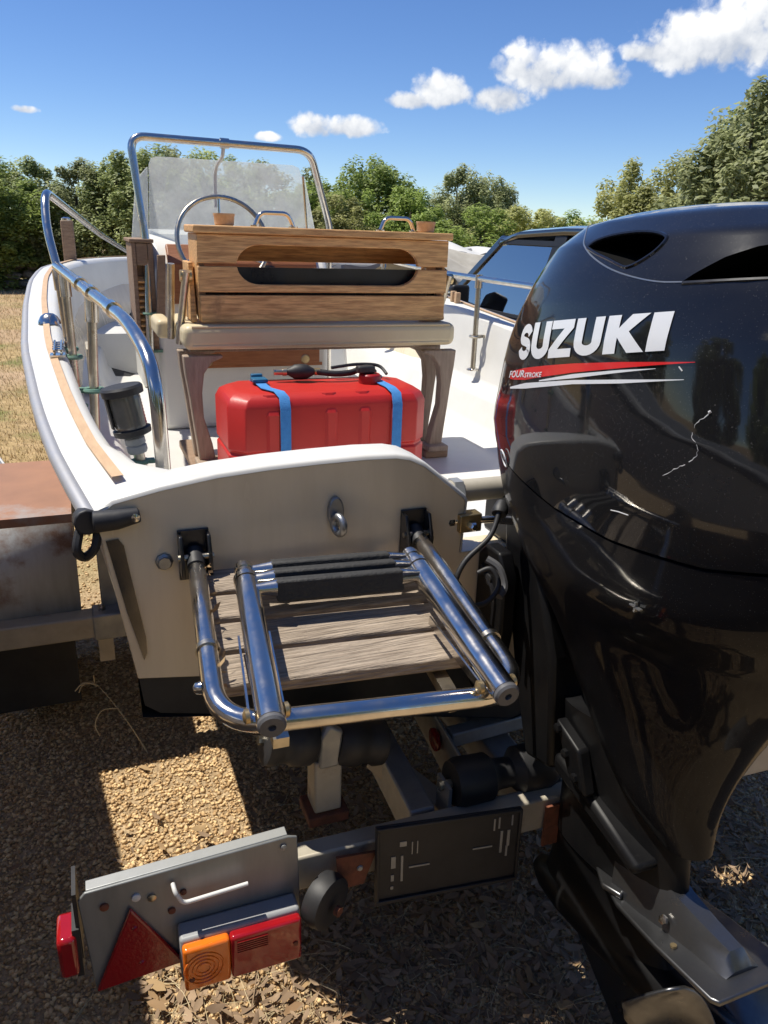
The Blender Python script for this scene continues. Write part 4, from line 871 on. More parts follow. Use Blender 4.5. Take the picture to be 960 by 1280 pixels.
    # badge ring on the lower cover's front corner
    def onl(s, v):
        best = None
        for r_2 in rows:
            for p in r_2:
                if p.x < -.02:
                    d = p-MO; q = (d.dot(AX)-s)**2+(d.dot(BX)-v)**2
                    if best is None or q < best[0]: best = (q, p)
        return best[1]
    bp = on(.235, .178, .003)
    nrm = (on(.255, .178, 0)-on(.215, .178, 0)).cross(on(.235, .20, 0)-on(.235, .16, 0)).normalized()
    if nrm.x > 0: nrm = -nrm
    bd = part('badge', MB().torus(bp, nrm, .017, .0014, 28, 8), 'decal_white', lower)
    def bq(u, v): return on(.235+u, .178+v, .0035)
    part('badge_mark', MB().tube([bq(-.007, .010), bq(.006, .008), bq(-.003, 0), bq(.004, -.009)], .0013, 6), 'decal_white', bd)
    part('side_mark', MB().box(-.003, .003, -.012, .012, -.001, .001, Matrix.Translation(onl(.60, -.02)+Vector((-.003, 0, 0)))).box(-.003, .003, -.0015, .0015, -.008, .008, Matrix.Translation(onl(.60, -.02)+Vector((-.003, 0, 0)))), 'grey_metal', lower)
    # ---- drive leg, anti-ventilation plate, gearcase, skeg, propeller
    def loft(prof, n=2.2, na=40, m='black_cast', name='x', par=root, bev=0):
        rw = []
        for v, sf, sb, wd in prof:
            rw.append([mw(wd*math.copysign(abs(math.sin(a))**(2/n), math.sin(a)), (sf+sb)/2+(sb-sf)/2*math.copysign(abs(math.cos(a))**(2/n), math.cos(a)), v) for a in [2*math.pi*k/na for k in range(na)]])
        q = MB(); q.grid(rw, closed=True, flip=(prof[0][0] > prof[-1][0])); k = len(q.v); q.f.append(tuple(range(k-na, k))); q.f.append(tuple(range(na-1, -1, -1))); return part(name, q, m, par, smooth=45)
    leg = loft([(-.34, .16, .42, .075), (-.44, .14, .46, .07), (-.55, .13, .50, .055), (-.64, .11, .50, .05), (-.69, .10, .48, .048)], name='drive_leg')
    # clamped collar and bolts where the leg meets the mount
    part('leg_collar', MB().prism([mw(-.085, .20, -.46), mw(-.085, .31, -.50), mw(-.085, .47, -.575), mw(-.085, .45, -.60), mw(-.085, .30, -.545), mw(-.085, .19, -.50)], (.17, 0, 0)), 'black_cast', leg, bevel=.012)
    part('mount_cover', MB().prism([mw(-.10, .23, -.37), mw(-.10, .31, -.41), mw(-.10, .33, -.50), mw(-.10, .27, -.475)], (.03, 0, 0)), 'black_cast', leg, bevel=.006)
    for s, v in ((.245, -.385), (.30, -.47), (.27, -.43)): part('mount_bolt', MB().lathe([(.010, 0), (.010, .008), (.005, .01)], mw(-.10, s, v), (-1, 0, 0), 6), 'black_cast', leg)
    pp = [(-.030, .28), (-.055, .33), (-.078, .40), (-.088, .52), (-.090, .655), (-.082, .668), (.082, .668), (.090, .655), (.088, .52), (.078, .40), (.055, .33), (.030, .28)]
    pl = part('anti_ventilation_plate', MB().prism([mw(x, s, -.697) for x, s in pp], BX*.010), 'plate_metal', root, bevel=.003)
    rd = MB(); rr_ = []
    for s, wv, h in ((.36, .048, .115), (.44, .045, .085), (.50, .036, .060), (.56, .030, .045), (.62, .026, .034), (.635, .024, .008)):
        rr_.append([mw(-wv-.012, s, -.687), mw(-wv, s, -.687+h*.55), mw(-wv*.55, s, -.687+h), mw(wv*.55, s, -.687+h), mw(wv, s, -.687+h*.55), mw(wv+.012, s, -.687)])
    rd.grid(rr_, flip=False); rd.f.append((len(rd.v)-6, len(rd.v)-5, len(rd.v)-4, len(rd.v)-3, len(rd.v)-2, len(rd.v)-1)); part('plate_ridge', rd, 'plate_metal', pl, smooth=30)
    part('plate_bolt', MB().lathe([(.009, 0), (.009, .006), (.005, .007)], mw(-.048, .50, -.665), (-.9, 0, .5), 6), 'steel', pl); part('plate_bolt', MB().lathe([(.006, 0), (.006, .004)], mw(-.062, .54, -.686), BX, 8), 'brass', pl)
    part('plate_step', MB().prism([mw(x, s, -.686) for x, s in ((-.050, .30), (-.078, .355), (-.066, .40), (-.040, .385))], BX*.012), 'plate_metal', pl, bevel=.004)
    loft([(-.698, .10, .46, .042), (-.74, .08, .44, .034), (-.80, .06, .46, .036), (-.83, .04, .50, .05)], name='gearcase_strut')
    gc = part('gearcase', MB().lathe([(.004, 0), (.025, .015), (.042, .06), (.052, .14), (.054, .28), (.052, .40), (.047, .50), (.045, .52)], mw(0, .0, -.855), AX, 26), 'black_cast', root)
    part('skeg', MB().prism([mw(-.006, .14, -.91), mw(-.006, .44, -.91), mw(-.006, .42, -1.03), mw(-.006, .30, -1.06)], (.012, 0, 0)), 'black_paint', gc, bevel=.003)
    hub = part('propeller', MB().lathe([(.045, 0), (.047, .02), (.046, .10), (.040, .12), (.02, .125)], mw(0, .52, -.855), AX, 26), 'black_paint', root)
    for a0 in (-60, 60, 180):
        rw = []
        for i in range(9):
            r = .04+.15*i/8; half = R(34)*(1-.25*(i/8))*math.sqrt(max(0, 1-((i/8-.45)/.62)**2)); row = []
            for j in range(9):
                ph = R(a0)+half*(j/4-1)+R(10)*(i/8); ax_s = .565+.05*(j/4-1)*(1-.35*i/8)
                row.append(mw(r*math.sin(ph), ax_s, -.855+r*math.cos(ph)))
            rw.append(row)
        b_ = MB(); b_.grid(rw); o = part('blade', b_, 'plate_metal', hub, smooth=60); so2 = o.modifiers.new('thick', 'SOLIDIFY'); so2.thickness = .006; so2.offset = 0
    # ---- transom bracket, swivel, tilt tube, steering link and loom
    yz = [(-.001, .945), (-.001, .60), (-.06, .585), (-.10, .64), (-.125, .80), (-.12, .93), (-.09, .975), (-.03, .975)]
    part('transom_hook', MB().prism([(-.07, y, z) for y, z in ((.115, 1.03), (.115, .95), (-.10, .95), (-.12, 1.0), (-.075, 1.07), (.03, 1.085))], (.14, 0, 0)), 'black_cast', root, bevel=.01)
    for x in (-.142, .107): 
        b = part('clamp_bracket', MB().prism([(x, y-.002, z) for y, z in yz], (.035, 0, 0)), 'black_cast', root, bevel=.006)
        for y, z in ((-.06, .70), (-.07, .78), (-.06, .90)): part('bolt_hole', MB().lathe([(.013, 0), (.013, .004), (.008, .005)], (x-.0005 if x < 0 else x+.0355, y, z), (-1 if x < 0 else 1, 0, 0), 10), 'rubber', b)
        part('bracket_rib', MB().tube(fillet([(x-.002, -.025, .92), (x-.002, -.095, .88), (x-.002, -.085, .66), (x-.002, -.03, .63)], .03), .005, 6), 'black_paint', b)
    sw = part('swivel_bracket', MB().prism([(-.095, -.02, 1.06), (-.095, -.13, 1.06), (-.095, -.26, .80), (-.095, -.30, .55), (-.095, -.20, .52), (-.095, -.12, .70), (-.095, -.03, .98)], (.19, 0, 0)), 'black_cast', root, bevel=.012)
    part('tilt_tube', MB().tube([(-.235, .05, 1.075), (.21, .05, 1.075)], .026, 18), 'galv_pale', root); part('tube_nut', MB().lathe([(.032, 0), (.032, .022)], (-.195, .05, 1.075), (1, 0, 0), 6), 'galv', root)
    st = part('steering_link', MB().tube([(-.215, .01, 1.02), (-.09, -.02, 1.025)], .008, 10), 'steel', root)
    part('link_block', MB().box(-.20, -.145, -.014, .022, .998, 1.040), 'brass', st, bevel=.003); part('link_bolt', MB().lathe([(.011, 0), (.011, .012), (.006, .018)], (-.172, -.014, 1.015), (0, -1, 0), 6), 'steel', st); part('link_end', MB().lathe([(.009, 0), (.013, .004), (.013, .016), (.009, .018)], (-.222, .01, 1.02), (1, 0, 0), 8), 'steel', st)
    part('steering_arm', MB().bar((-.10, -.02, 1.03), (0, -.14, 1.05), .05, .02), 'black_paint', root, bevel=.004)
    lo = part('cable_loom', MB().tube(catmull([(-.155, -.10, 1.075), (-.185, -.12, 1.03), (-.245, -.13, .985), (-.268, -.14, .935), (-.24, -.15, .895), (-.195, -.15, .895), (-.165, -.14, .925), (-.175, -.12, .955), (-.20, -.11, .945)], 8), .0058, 10), 'rubber', root)
    part('loom_boot', MB().lathe([(.016, 0), (.018, .01), (.012, .03)], (-.155, -.10, 1.07), (.5, .6, .6), 12), 'rubber', lo); part('loom_clip', MB().tube(catmull([(-.17, -.09, .965), (-.15, -.11, .95), (-.145, -.13, .915), (-.165, -.145, .90)], 5), .009, 8), 'cap_grey', lo)
    part('tilt_ram', MB().tube([(-.02, -.04, .62), (-.02, -.17, .90)], .028, 14), 'black_paint', root)
build_motor()
# ================================================================== trailer
def build_trailer():
    root = thing('boat_trailer', 'galvanised boat trailer with rusty fender and black rubber rollers under the hull', 'trailer', (0, 1.2, 0))
    # rear cross bar
    part('rear_cross_bar', MB().bar((-.66, -.215, .385), (.70, -.235, .370), .045, .085), 'galv_pale', root, bevel=.005)
    # central beams running forward
    for (a, b) in (((-.335, -.19, .375), (-.26, 1.5, .36)), ((.335, -.20, .365), (.26, 1.5, .36))): part('side_beam', MB().bar(a, b, .06, .10), 'galv', root, bevel=.006)
    part('keel_beam', MB().bar((-.02, -.18, .33), (0, 5.6, .36), .08, .10), 'galv', root, bevel=.006)
    gb = part('gusset_plate', MB().prism([(-.20, -.10, .46), (-.155, .30, .44), (-.14, .30, .30), (-.19, -.10, .31)], (.008, 0, 0)), 'galv', root, bevel=.003)
    part('side_reflector', MB().lathe([(.030, 0), (.030, .007), (.022, .010)], (-.186, .06, .40), (-1, 0, 0), 20), 'reflector_red', gb)
    part('brace', MB().bar((-.36, .05, .40), (-.20, -.17, .31), .05, .05), 'galv_pale', root, bevel=.004)
    part('strut', MB().bar((-.17, .02, .43), (.35, .05, .43), .04, .04), 'galv', root, bevel=.004)
    # axle beam with fender bracket, port and starboard
    part('axle_beam', MB().bar((-1.46, .905, .435), (1.46, .905, .435), .07, .075), 'galv_pale', root, bevel=.006)
    for s in (-1, 1):
        part('fender_post', MB().box(min(s*.905, s*.955), max(s*.905, s*.955), .93, .97, .473, .83), 'galv', root, bevel=.004)
        cl = part('beam_clamp', MB().box(min(s*.89, s*.985), max(s*.89, s*.985), .862, .948, .392, .478), 'galv', root, bevel=.005)
        part('clamp_bolt', MB().lathe([(.012, 0), (.012, .01), (.006, .014)], (s*.955, .905, .478), (0, 0, 1), 6), 'steel_old', cl); part('tag_strip', MB().box(min(s*.93, s*.975), max(s*.93, s*.975), .875, .879, .31, .391), 'galv_pale', cl)
        # fender box
        x0, x1 = (-1.45, -1.015) if s < 0 else (1.015, 1.45)
        ys = [(.935, .43), (.935, .79), (1.50, .80), (1.70, .70), (1.78, .45)]
        f = MB(); f.grid([[Vector((x, y, z)) for y, z in ys] for x in (x0, x1)], flip=(False)); fe = part('fender', f, 'fender_paint', root, smooth=20); so_ = fe.modifiers.new('thick', 'SOLIDIFY'); so_.thickness = .004
        part('fender_top', MB().grid([[Vector((x, .928, .7925)), Vector((x, .928, .770))] if False else [Vector((x, .929, .768)), Vector((x, .930, .795)), Vector((x, 1.5, .806))] for x in (x0-.002, x1+.002)]), 'fender_rust', fe, smooth=0)
        part('fender_flange', MB().box(x0, x1, .935, 1.0, .428, .434), 'rust', fe)
        for x in (x0+.40, x0+.05): part('fender_bolt', MB().lathe([(.011, 0), (.011, .008), (.004, .012)], (x-.0, .931, .462), (0, -1, 0), 10), 'steel_old', fe)
        sp = MB().grid([[Vector((x1 if s < 0 else x0, y, z)) for y, z in ((.935, .44), (1.0, .60), (1.2, .68), (1.5, .68), (1.7, .56), (1.76, .45))], [Vector((x1 if s < 0 else x0, y, z)) for y, z in ((.935, .79), (1.0, .79), (1.2, .795), (1.5, .80), (1.70, .70), (1.78, .45))]]); part('fender_side', sp, 'fender_paint', fe)
        # wheel
        wx = s*1.20; wc = Vector((wx, 1.36, .335)); tw = MB()
        tw.lathe([(.20, -.085), (.29, -.092), (.325, -.075), (.335, -.05), (.335, .05), (.325, .075), (.29, .092), (.20, .085)], wc, (1, 0, 0), 40); wh = part('wheel', tw, 'tyre', root)
        part('rim', MB().lathe([(.205, -.088), (.19, -.06), (.08, -.03), (.04, -.05), (.04, .05), (.08, .03), (.19, .06), (.205, .088)], wc, (1, 0, 0), 30), 'galv', wh)
        part('mud_flap', MB().box(x0+.02, x1-.03, .955, .965, .13, .40), 'rubber', root, bevel=.004)
    # roller posts and rollers
    def roller_pair(x, y, z, ang, post_bottom):
        p = part('roller_post', MB().box(x-.030, x+.030, y-.03, y+.03, post_bottom, z-.03), 'galv_pale', root, bevel=.005)
        part('post_foot', MB().box(x-.045, x+.045, y-.04, y+.04, post_bottom-.025, post_bottom-.001), 'rust', p, bevel=.003)
        d = Vector((math.cos(ang), 0, math.sin(ang))); c = Vector((x, y, z))
        part('fork', MB().prism([c+Vector((-.022, -.035, -.045)), c+Vector((.022, -.035, -.045)), c+Vector((.03, -.035, .04)), c+Vector((.0, -.035, .06)), c+Vector((-.02, -.035, .03))], (0, .02, 0)), 'galv', p, bevel=.006)
        for sg in (-1, 1):
            prof = [(.016, .0), (.042, .002), (.050, .012), (.052, .035), (.052, .05), (.047, .06), (.047, .08), (.052, .09), (.05, .108), (.04, .112), (.018, .112)]
            part('roller', MB().lathe(prof, c+d*sg*.022, d*sg, 24), 'rubber', p)
        part('roller_axle', MB().tube([c-d*.145, c+d*.145], .010, 8), 'steel_old', p)
    roller_pair(-.545, -.13, .615, R(-14), .455); roller_pair(.545, -.14, .605, R(14), .44)
    kr = part('keel_roller', MB().lathe([(.014, -.13), (.050, -.128), (.056, -.11), (.054, -.04), (.036, -.02), (.034, .02), (.054, .04), (.056, .11), (.050, .128), (.014, .13)], (-.13, -.17, .455), (1, 0, -.03), 26), 'rubber', root)
    part('roller_axle', MB().tube([(-.29, -.17, .46), (.03, -.17, .45)], .011, 8), 'steel_old', kr)
    for x in (-.275, .02): part('roller_bracket', MB().box(x-.004, x+.004, -.20, -.14, .38, .47), 'galv', kr)
    part('end_plate', MB().box(-.06, .04, -.262, -.256, .30, .41), 'rust', root); part('lamp_box', MB().box(.045, .095, -.275, -.235, .30, .42), 'plastic_grey', root, bevel=.01)
    # round rubber wheel and rusty plate on the bar
    jw = part('stop_wheel', MB().lathe([(.012, -.018), (.04, -.022), (.052, -.018), (.056, 0), (.052, .018), (.04, .022), (.012, .018)], (-.595, -.30, .368), (.55, -.85, 0), 26), 'rubber', root)
    part('wheel_bolt', MB().lathe([(.010, 0), (.010, .01)], (-.58, -.325, .362), (.55, -.85, 0), 8), 'rust', jw)
    part('rusty_plate', MB().prism([(-.56, -.266, .43), (-.475, -.266, .42), (-.50, -.266, .345), (-.555, -.266, .345)], (0, .006, 0)), 'rust', root)
    part('plate_rivet', MB().lathe([(.007, 0), (.005, .003)], (-.51, -.267, .39), (0, -1, 0), 10), 'galv', root)
    # winch post far ahead
    part('winch_post', MB().bar((0, 5.45, .36), (0, 5.5, 1.1), .07, .07, (0, 1, 0)), 'galv', root, bevel=.005)
    part('jockey_leg', MB().tube([(.08, 5.6, 0.03), (.08, 5.6, .6)], .03, 12), 'galv', root)
build_trailer()

# ---- number plate holder (empty, black)
def build_plate():
    P = lambda u, w, d=0.: Vector((-.478+.335*u-.004*w, -.272-.012*u-d, .292+.202*w-.030*u-.004*u*w))
    root = thing('plate_holder', 'empty black number plate holder with pale slots on the trailer bar', 'plate holder', tuple(P(.5, 0)))
    def quad(u0, u1, w0, w1, d0, d1): return MB().prism([P(u0, w0, d0), P(u1, w0, d0), P(u1, w1, d0), P(u0, w1, d0)], P(0, 0, d1)-P(0, 0, d0))
    part('backing', quad(0, 1, 0, 1, 0, .006), 'rubber', root, bevel=.002)
    for a in ((0, 1, 0, .05), (0, 1, .96, 1), (0, .02, .05, .96), (.98, 1, .05, .96)): part('lip', quad(*a, .006, .013), 'rubber', root, bevel=.002)
    sl = [(.155, .20, .72, .78), (.235, .242, .60, .76), (.27, .277, .60, .76), (.10, .13, .45, .60), (.165, .18, .26, .60), (.22, .36, .42, .44), (.10, .12, .28, .36), (.10, .118, .17, .21),
          (.66, .80, .52, .54), (.80, .812, .74, .90), (.835, .847, .76, .91), (.855, .872, .42, .72), (.905, .925, .50, .72), (.93, .94, .78, .92), (.90, .915, .36, .5)]
    for a in sl: part('slot', quad(*a, .0065, .008), 'galv', root)
build_plate()

# ---- tail light board
def build_board():
    zt = .512
    root = thing('light_board', 'grey metal trailer light board hanging at the port end of the bar', 'light board', (-.84, -.27, .26))
    o = [(-1.030, .275), (-1.043, .490), (-1.030, .505), (-.66, .518), (-.642, .512), (-.636, .30), (-.66, .293)]
    part('board', MB().prism([(x, -.268, z) for x, z in o], (0, .006, 0)), 'galv_sheet', root, bevel=.002)
    part('top_flange', MB().box(-1.03, -.66, -.262, -.235, 0, .004, Matrix.Translation((0, 0, .501))@Matrix.Rotation(R(-2), 4, 'Y')@Matrix.Translation((.0, 0, -.025))) if False else MB().prism([(-1.028, -.2615, .501), (-.66, -.2615, .514), (-.66, -.2615, .518), (-1.028, -.2615, .505)], (0, .024, 0)), 'galv', root, bevel=.0015)
    part('handle', MB().tube(fillet([(-.880, -.273, .482), (-.878, -.290, .476), (-.866, -.290, .446), (-.745, -.290, .452)], .012), .0042, 10), 'white_plastic', root)
    for x, z, r, m in ((-.945, .468, .008, 'white_plastic'), (-.918, .458, .008, 'steel_old'), (-.885, .415, .007, 'rust'), (-.862, .452, .006, 'rust'), (-1.0, .465, .008, 'rust'), (-.67, .497, .007, 'galv')):
        part('bolt', MB().lathe([(r, 0), (r, .004), (r*.5, .006)], (x, -.268, z), (0, -1, 0), 10), m, root)
    part('end_bracket', MB().box(-1.051, -1.044, -.27, -.20, .36, .51), 'rubber', root)
    # red triangle reflector
    tri = [(-.957, .452), (-1.030, .275), (-.868, .288)]
    t = part('triangle_reflector', MB().prism([(x, -.2685, z) for x, z in tri], (0, -.010, 0)), 'reflector_red', root, bevel=.004)
    cx, cz = sum(p[0] for p in tri)/3, sum(p[1] for p in tri)/3
    tb = MB(); inn = [(cx+(x-cx)*.9, cz+(z-cz)*.9) for x, z in tri]
    tb.grid([[Vector((x, -.2795, z)) for x, z in tri+[tri[0]]], [Vector((x, -.2795, z)) for x, z in inn+[inn[0]]]]); 
    for x, z in ((-.952, .405), (-.945, .318)): part('rivet', MB().lathe([(.006, 0), (.004, .003)], (x, -.2786, z), (0, -1, 0), 10), 'lens_red', t)
    # lamp cluster: amber + red lenses on a grey housing
    lx0, lx1 = -.876, -.652
    def q(u, w): return (lx0+(lx1-lx0)*u, .276+.102*w-.002*u)
    def slab(u0, u1, w0, w1, d0, d1, inset=0.): 
        p = [q(u0, w0), q(u1, w0), q(u1, w1), q(u0, w1)]; return MB().prism([(x, -.268-d0, z) for x, z in p], (0, -(d1-d0), 0))
    ho = part('lamp_housing', slab(-.01, 1.01, -.03, 1.04, .001, .045), 'plastic_grey', root, bevel=.006)
    part('amber_lens', slab(0, .385, .0, 1.0, .0455, .068), 'lens_amber', ho, bevel=.007, seg=3); part('red_lens', slab(.387, 1, .0, 1.0, .0455, .068), 'lens_red', ho, bevel=.007, seg=3)
    for r in (.012, .020, .028, .036): part('lens_ring', MB().torus((q(.16, .5)[0], -.3365, q(.16, .5)[1]), (0, 1, 0), r, .0016, 28, 6), 'lens_amber', ho)
    for k in range(6): part('lens_rib', slab(.44, .70, .62+.05*k, .64+.05*k, .0682, .0700), 'lens_red', ho)
    for u, w in ((.06, .3), (.94, .45)): part('lens_screw', MB().lathe([(.005, 0), (.005, .002)], (q(u, w)[0], -.336, q(u, w)[1]), (0, -1, 0), 10), 'rust', ho)
    # side marker lamp
    sm = part('side_marker', MB().box(-1.085, -1.052, -.285, -.215, .335, .425), 'lens_red', root, bevel=.008); part('marker_base', MB().box(-1.058, -1.046, -.275, -.21, .325, .435), 'rubber', sm)
build_board()
# ================================================================== neighbouring boat to port (throws its shade under the trailer fender)
def build_neighbour():
    root = thing('neighbour_boat', 'white open boat hull propped on wooden blocks to the left of the trailer', 'boat', (-2.2, -1.2, 0))
    cx, ox = -2.42, 0
    T = [(-3.6, .78, 1.22, .78, .55), (-2.6, .85, 1.22, .80, .50), (-1.4, .88, 1.25, .80, .48), (-.4, .87, 1.28, .82, .5), (.6, .88, 1.32, .84, .52), (1.2, .86, 1.36, .90, .60), (1.55, .74, 1.39, 1.0, .80), (1.75, .04, 1.41, 1.2, 1.2)]
    ys = [t[0] for t in T]; o = MB(); c = MB(); l = MB()
    for s in (-1, 1):
        ro, rc, rl = [], [], []
        for y in np.linspace(-3.6, 1.75, 36):
            hb, zg, zc, zk = [np.interp(y, ys, [t[k] for t in T]) for k in range(1, 5)]
            ro.append([Vector((cx+s*x, y, z)) for x, z in ((0, zk), (hb*.5, zk+(zc-zk)*.6), (hb*.86, zc), (hb*.93, (zc+zg)/2), (hb, zg))])
            rc.append([Vector((cx+s*x, y, z)) for x, z in ((hb, zg), (hb-.01, zg+.012), (max(0, hb-.12), zg+.012), (max(0, hb-.125), zg-.02))])
            rl.append([Vector((cx+s*max(0, x), y, z)) for x, z in ((hb-.125, zg-.02), (hb-.16, zg-.3), (hb-.30, .80), (0, .80))])
        o.grid(ro, flip=s > 0); c.grid(rc, flip=s > 0); l.grid(rl, flip=s > 0)
        part('rub_rail', MB().tube([r[-1]+Vector((-.09*(r[-1].y-1.0), 0, -.02)) for r in ro], .022, 8), 'rubber', root)
    for q in (o, c, l):
        for p in q.v: p.x -= .09*(p.y-1.0)
    part('hull', o, 'gel_white', root); part('gunwale', c, 'gel_white', root); part('liner', l, 'gel_inner', root)
    cx += .41
    part('transom', MB().prism([(cx-.78, -3.6, 1.22), (cx+.78, -3.6, 1.22), (cx+.67, -3.6, .78), (cx, -3.6, .55), (cx-.67, -3.6, .78)], (0, -.05, 0)), 'gel_white', root, bevel=.01)
    cx -= .2
    for y in (-3.0, -1.6, -.2): part('block', MB().box(cx-.5, cx+.5, y-.1, y+.1, 0, float(np.interp(y, ys, [t[4] for t in T]))+.05), 'teak_grey', root, bevel=.01)
    part('thwart', MB().box(cx-.68, cx+.68, -1.9, -1.6, 1.0, 1.04), 'teak_base', root, bevel=.008)
build_neighbour()

# ================================================================== dark car beyond the starboard side
def build_car():
    X0, X1, YR, YF = 2.2, 4.08, .75, 6.0; W = X1-X0; xc = (X0+X1)/2
    root = thing('parked_car', 'dark blue off-road car parked beyond the starboard side of the boat', 'car', (xc, 3.0, 0))
    # side profile, lower body up to the belt line
    belt = 1.045
    rows = []
    for x, k in ((X0+.10, .0), (X0+.02, .5), (X0, 1), (X1, 1), (X1-.02, .5), (X1-.10, 0)):
        pass
    prof = [(YR, .55), (YR, .95), (YR+.03, belt), (4.95, belt), (5.05, belt-.02), (5.5, .985), (5.85, .93), (YF-.02, .80), (YF, .60), (YF-.03, .42), (5.62, .40), (5.58, .60), (5.45, .73), (5.2, .80), (4.95, .73), (4.82, .60), (4.78, .38), (1.98, .38), (1.94, .60), (1.80, .73), (1.55, .80), (1.30, .73), (1.18, .60), (1.13, .40), (YR+.05, .42)]
    part('body', MB().prism([(X0, y, z) for y, z in prof], (W, 0, 0)), 'car_paint', root, bevel=.05, seg=3)
    # greenhouse: pillars, roof
    def gh(y, z): return .012+.20*(z-belt)      # tumblehome
    A0, A1 = (5.1, belt), (4.3, 1.60); RF = 1.69
    roof = MB(); rws = []
    for y, z in ((4.36, 1.598), (4.1, 1.655), (3.5, 1.685), (2.4, RF), (1.4, 1.665), (1.0, 1.63), (.86, 1.57)):
        i = gh(y, z); rws.append([Vector((x, y, zz)) for x, zz in ((X0+i-.005, z-.045), (X0+i+.01, z-.008), (X0+i+.10, z+.008), (xc, z+.02), (X1-i-.10, z+.008), (X1-i-.01, z-.008), (X1-i+.005, z-.045))])
    roof.grid(rws, flip=True); rr = part('roof', roof, 'car_paint', root, smooth=50); so_ = rr.modifiers.new('t', 'SOLIDIFY'); so_.thickness = .03; so_.offset = 0
    for s in (0, 1):
        def P(y, z, off=0.): i = gh(y, z); return Vector((X0+i-off, y, z)) if s == 0 else Vector((X1-i+off, y, z))
        inn = Vector((.05, 0, 0)) if s == 0 else Vector((-.05, 0, 0))
        def strip(a, b, w, name, m): 
            a0, b0 = P(*a), P(*b); part(name, MB().prism([P(a[0]-w/2, a[1]), P(a[0]+w/2, a[1]), P(b[0]+w/2, b[1]), P(b[0]-w/2, b[1])], inn), m, root, bevel=.008)
        strip((5.12, belt-.01), (4.32, 1.625), .11, 'front_pillar', 'car_paint'); strip((3.60, belt-.01), (3.52, 1.64), .15, 'centre_pillar', 'car_trim'); strip((2.25, belt-.01), (2.20, 1.64), .12, 'rear_pillar', 'car_trim'); strip((.98, belt-.01), (1.02, 1.60), .20, 'tail_pillar', 'car_paint')
        part('roof_rail', MB().prism([P(4.36, 1.60, .003), P(1.0, 1.60, .003), P(1.0, 1.565, .003), P(4.40, 1.565, .003)], inn), 'car_trim', root)
        def glass(pts, name):
            g = part(name, MB().prism([P(y, z, -.018) for y, z in pts], inn*.1), 'car_glass', root)
        glass([(5.03, belt), (3.685, belt), (3.60, 1.57), (4.36, 1.57)], 'front_window'); glass([(3.52, belt), (2.32, belt), (2.27, 1.57), (3.44, 1.57)], 'rear_window'); glass([(2.18, belt), (1.08, belt), (1.10, 1.57), (2.13, 1.57)], 'quarter_window')
        part('belt_trim', MB().prism([P(4.98, belt+.012, .006), P(1.0, belt+.012, .006), P(1.0, belt-.012, .006), P(4.98, belt-.012, .006)], inn*.4), 'car_trim', root)
        xs = X0 if s == 0 else X1; sg = -1 if s == 0 else 1
        part('door_gap', MB().bar((xs+sg*.001, 3.56, belt-.02), (xs+sg*.001, 3.60, .45), .006, .006), 'car_trim', root)
        part('door_handle', MB().bar((xs+sg*.018, 3.72, .935), (xs+sg*.018, 3.92, .935), .03, .03), 'car_paint', root, bevel=.008)
        mr = part('door_mirror', MB().prism([(xs+sg*.05, 4.50, 1.04), (xs+sg*.05, 4.66, 1.06), (xs+sg*.05, 4.64, 1.20), (xs+sg*.05, 4.50, 1.24)], (sg*.17, 0, 0)), 'car_trim', root, bevel=.03, seg=3)
        part('mirror_stalk', MB().bar((xs-sg*.01, 4.56, 1.05), (xs+sg*.08, 4.56, 1.08), .08, .05), 'car_trim', mr, bevel=.01)
        for y in (5.2, 1.55):
            c = Vector((xs-sg*.11, y, .37)); w = part('wheel', MB().lathe([(.24, -.11), (.34, -.115), (.37, -.09), (.37, .09), (.34, .115), (.24, .11)], c, (1, 0, 0), 32), 'tyre', root)
            part('rim', MB().lathe([(.25, .06), (.23, .075), (.06, .10), (.02, .10)], c, (sg, 0, 0), 24), 'grey_metal', w)
            for k in range(5):
                a = 2*math.pi*k/5; d = Vector((0, math.cos(a), math.sin(a))); part('spoke', MB().bar(c+Vector((sg*.10, 0, 0))+d*.05, c+Vector((sg*.088, 0, 0))+d*.24, .03, .05, (1, 0, 0)), 'grey_metal', w, bevel=.005)
        part('headlight', MB().box(min(xs-sg*.04, xs-sg*.40), max(xs-sg*.04, xs-sg*.40), YF-.03, YF+.012, .70, .84), 'lamp_glass', root, bevel=.02); part('tail_light', MB().box(min(xs-sg*.02, xs-sg*.16), max(xs-sg*.02, xs-sg*.16), YR-.012, YR+.03, .75, 1.0), 'lens_red', root, bevel=.01)
    ws = [Vector((X0+.06, 5.1, belt)), Vector((X1-.06, 5.1, belt)), Vector((X1-.17, 4.34, 1.60)), Vector((X0+.17, 4.34, 1.60))]
    part('windscreen', MB().prism(ws, (0, .006, .006)), 'car_glass', root)
    part('back_window', MB().prism([Vector((X0+.12, .80, belt)), Vector((X1-.12, .80, belt)), Vector((X1-.2, .90, 1.57)), Vector((X0+.2, .90, 1.57))], (0, -.006, 0)), 'car_glass', root)
    part('grille', MB().box(xc-.5, xc+.5, YF-.01, YF+.012, .62, .80), 'car_trim', root, bevel=.01)
    ds = part('dashboard', MB().box(X0+.1, X1-.1, 4.45, 4.97, .80, 1.06), 'car_trim', root, bevel=.04)
    for sx in (xc-.42, xc+.42):
        for sy in (3.45, 2.3):
            st = part('seat', MB().box(sx-.25, sx+.25, sy, sy+.5, .55, .72).box(sx-.24, sx+.24, sy-.10, sy+.06, .70, 1.22), 'car_trim', root, bevel=.05, seg=3); part('headrest', MB().box(sx-.13, sx+.13, sy-.08, sy+.03, 1.25, 1.43), 'car_trim', st, bevel=.04, seg=3)
    part('car_steering_wheel', MB().torus((xc-.42, 4.25, 1.03), (0, -1, .5), .18, .015, 28, 8), 'car_trim', root)
build_car()

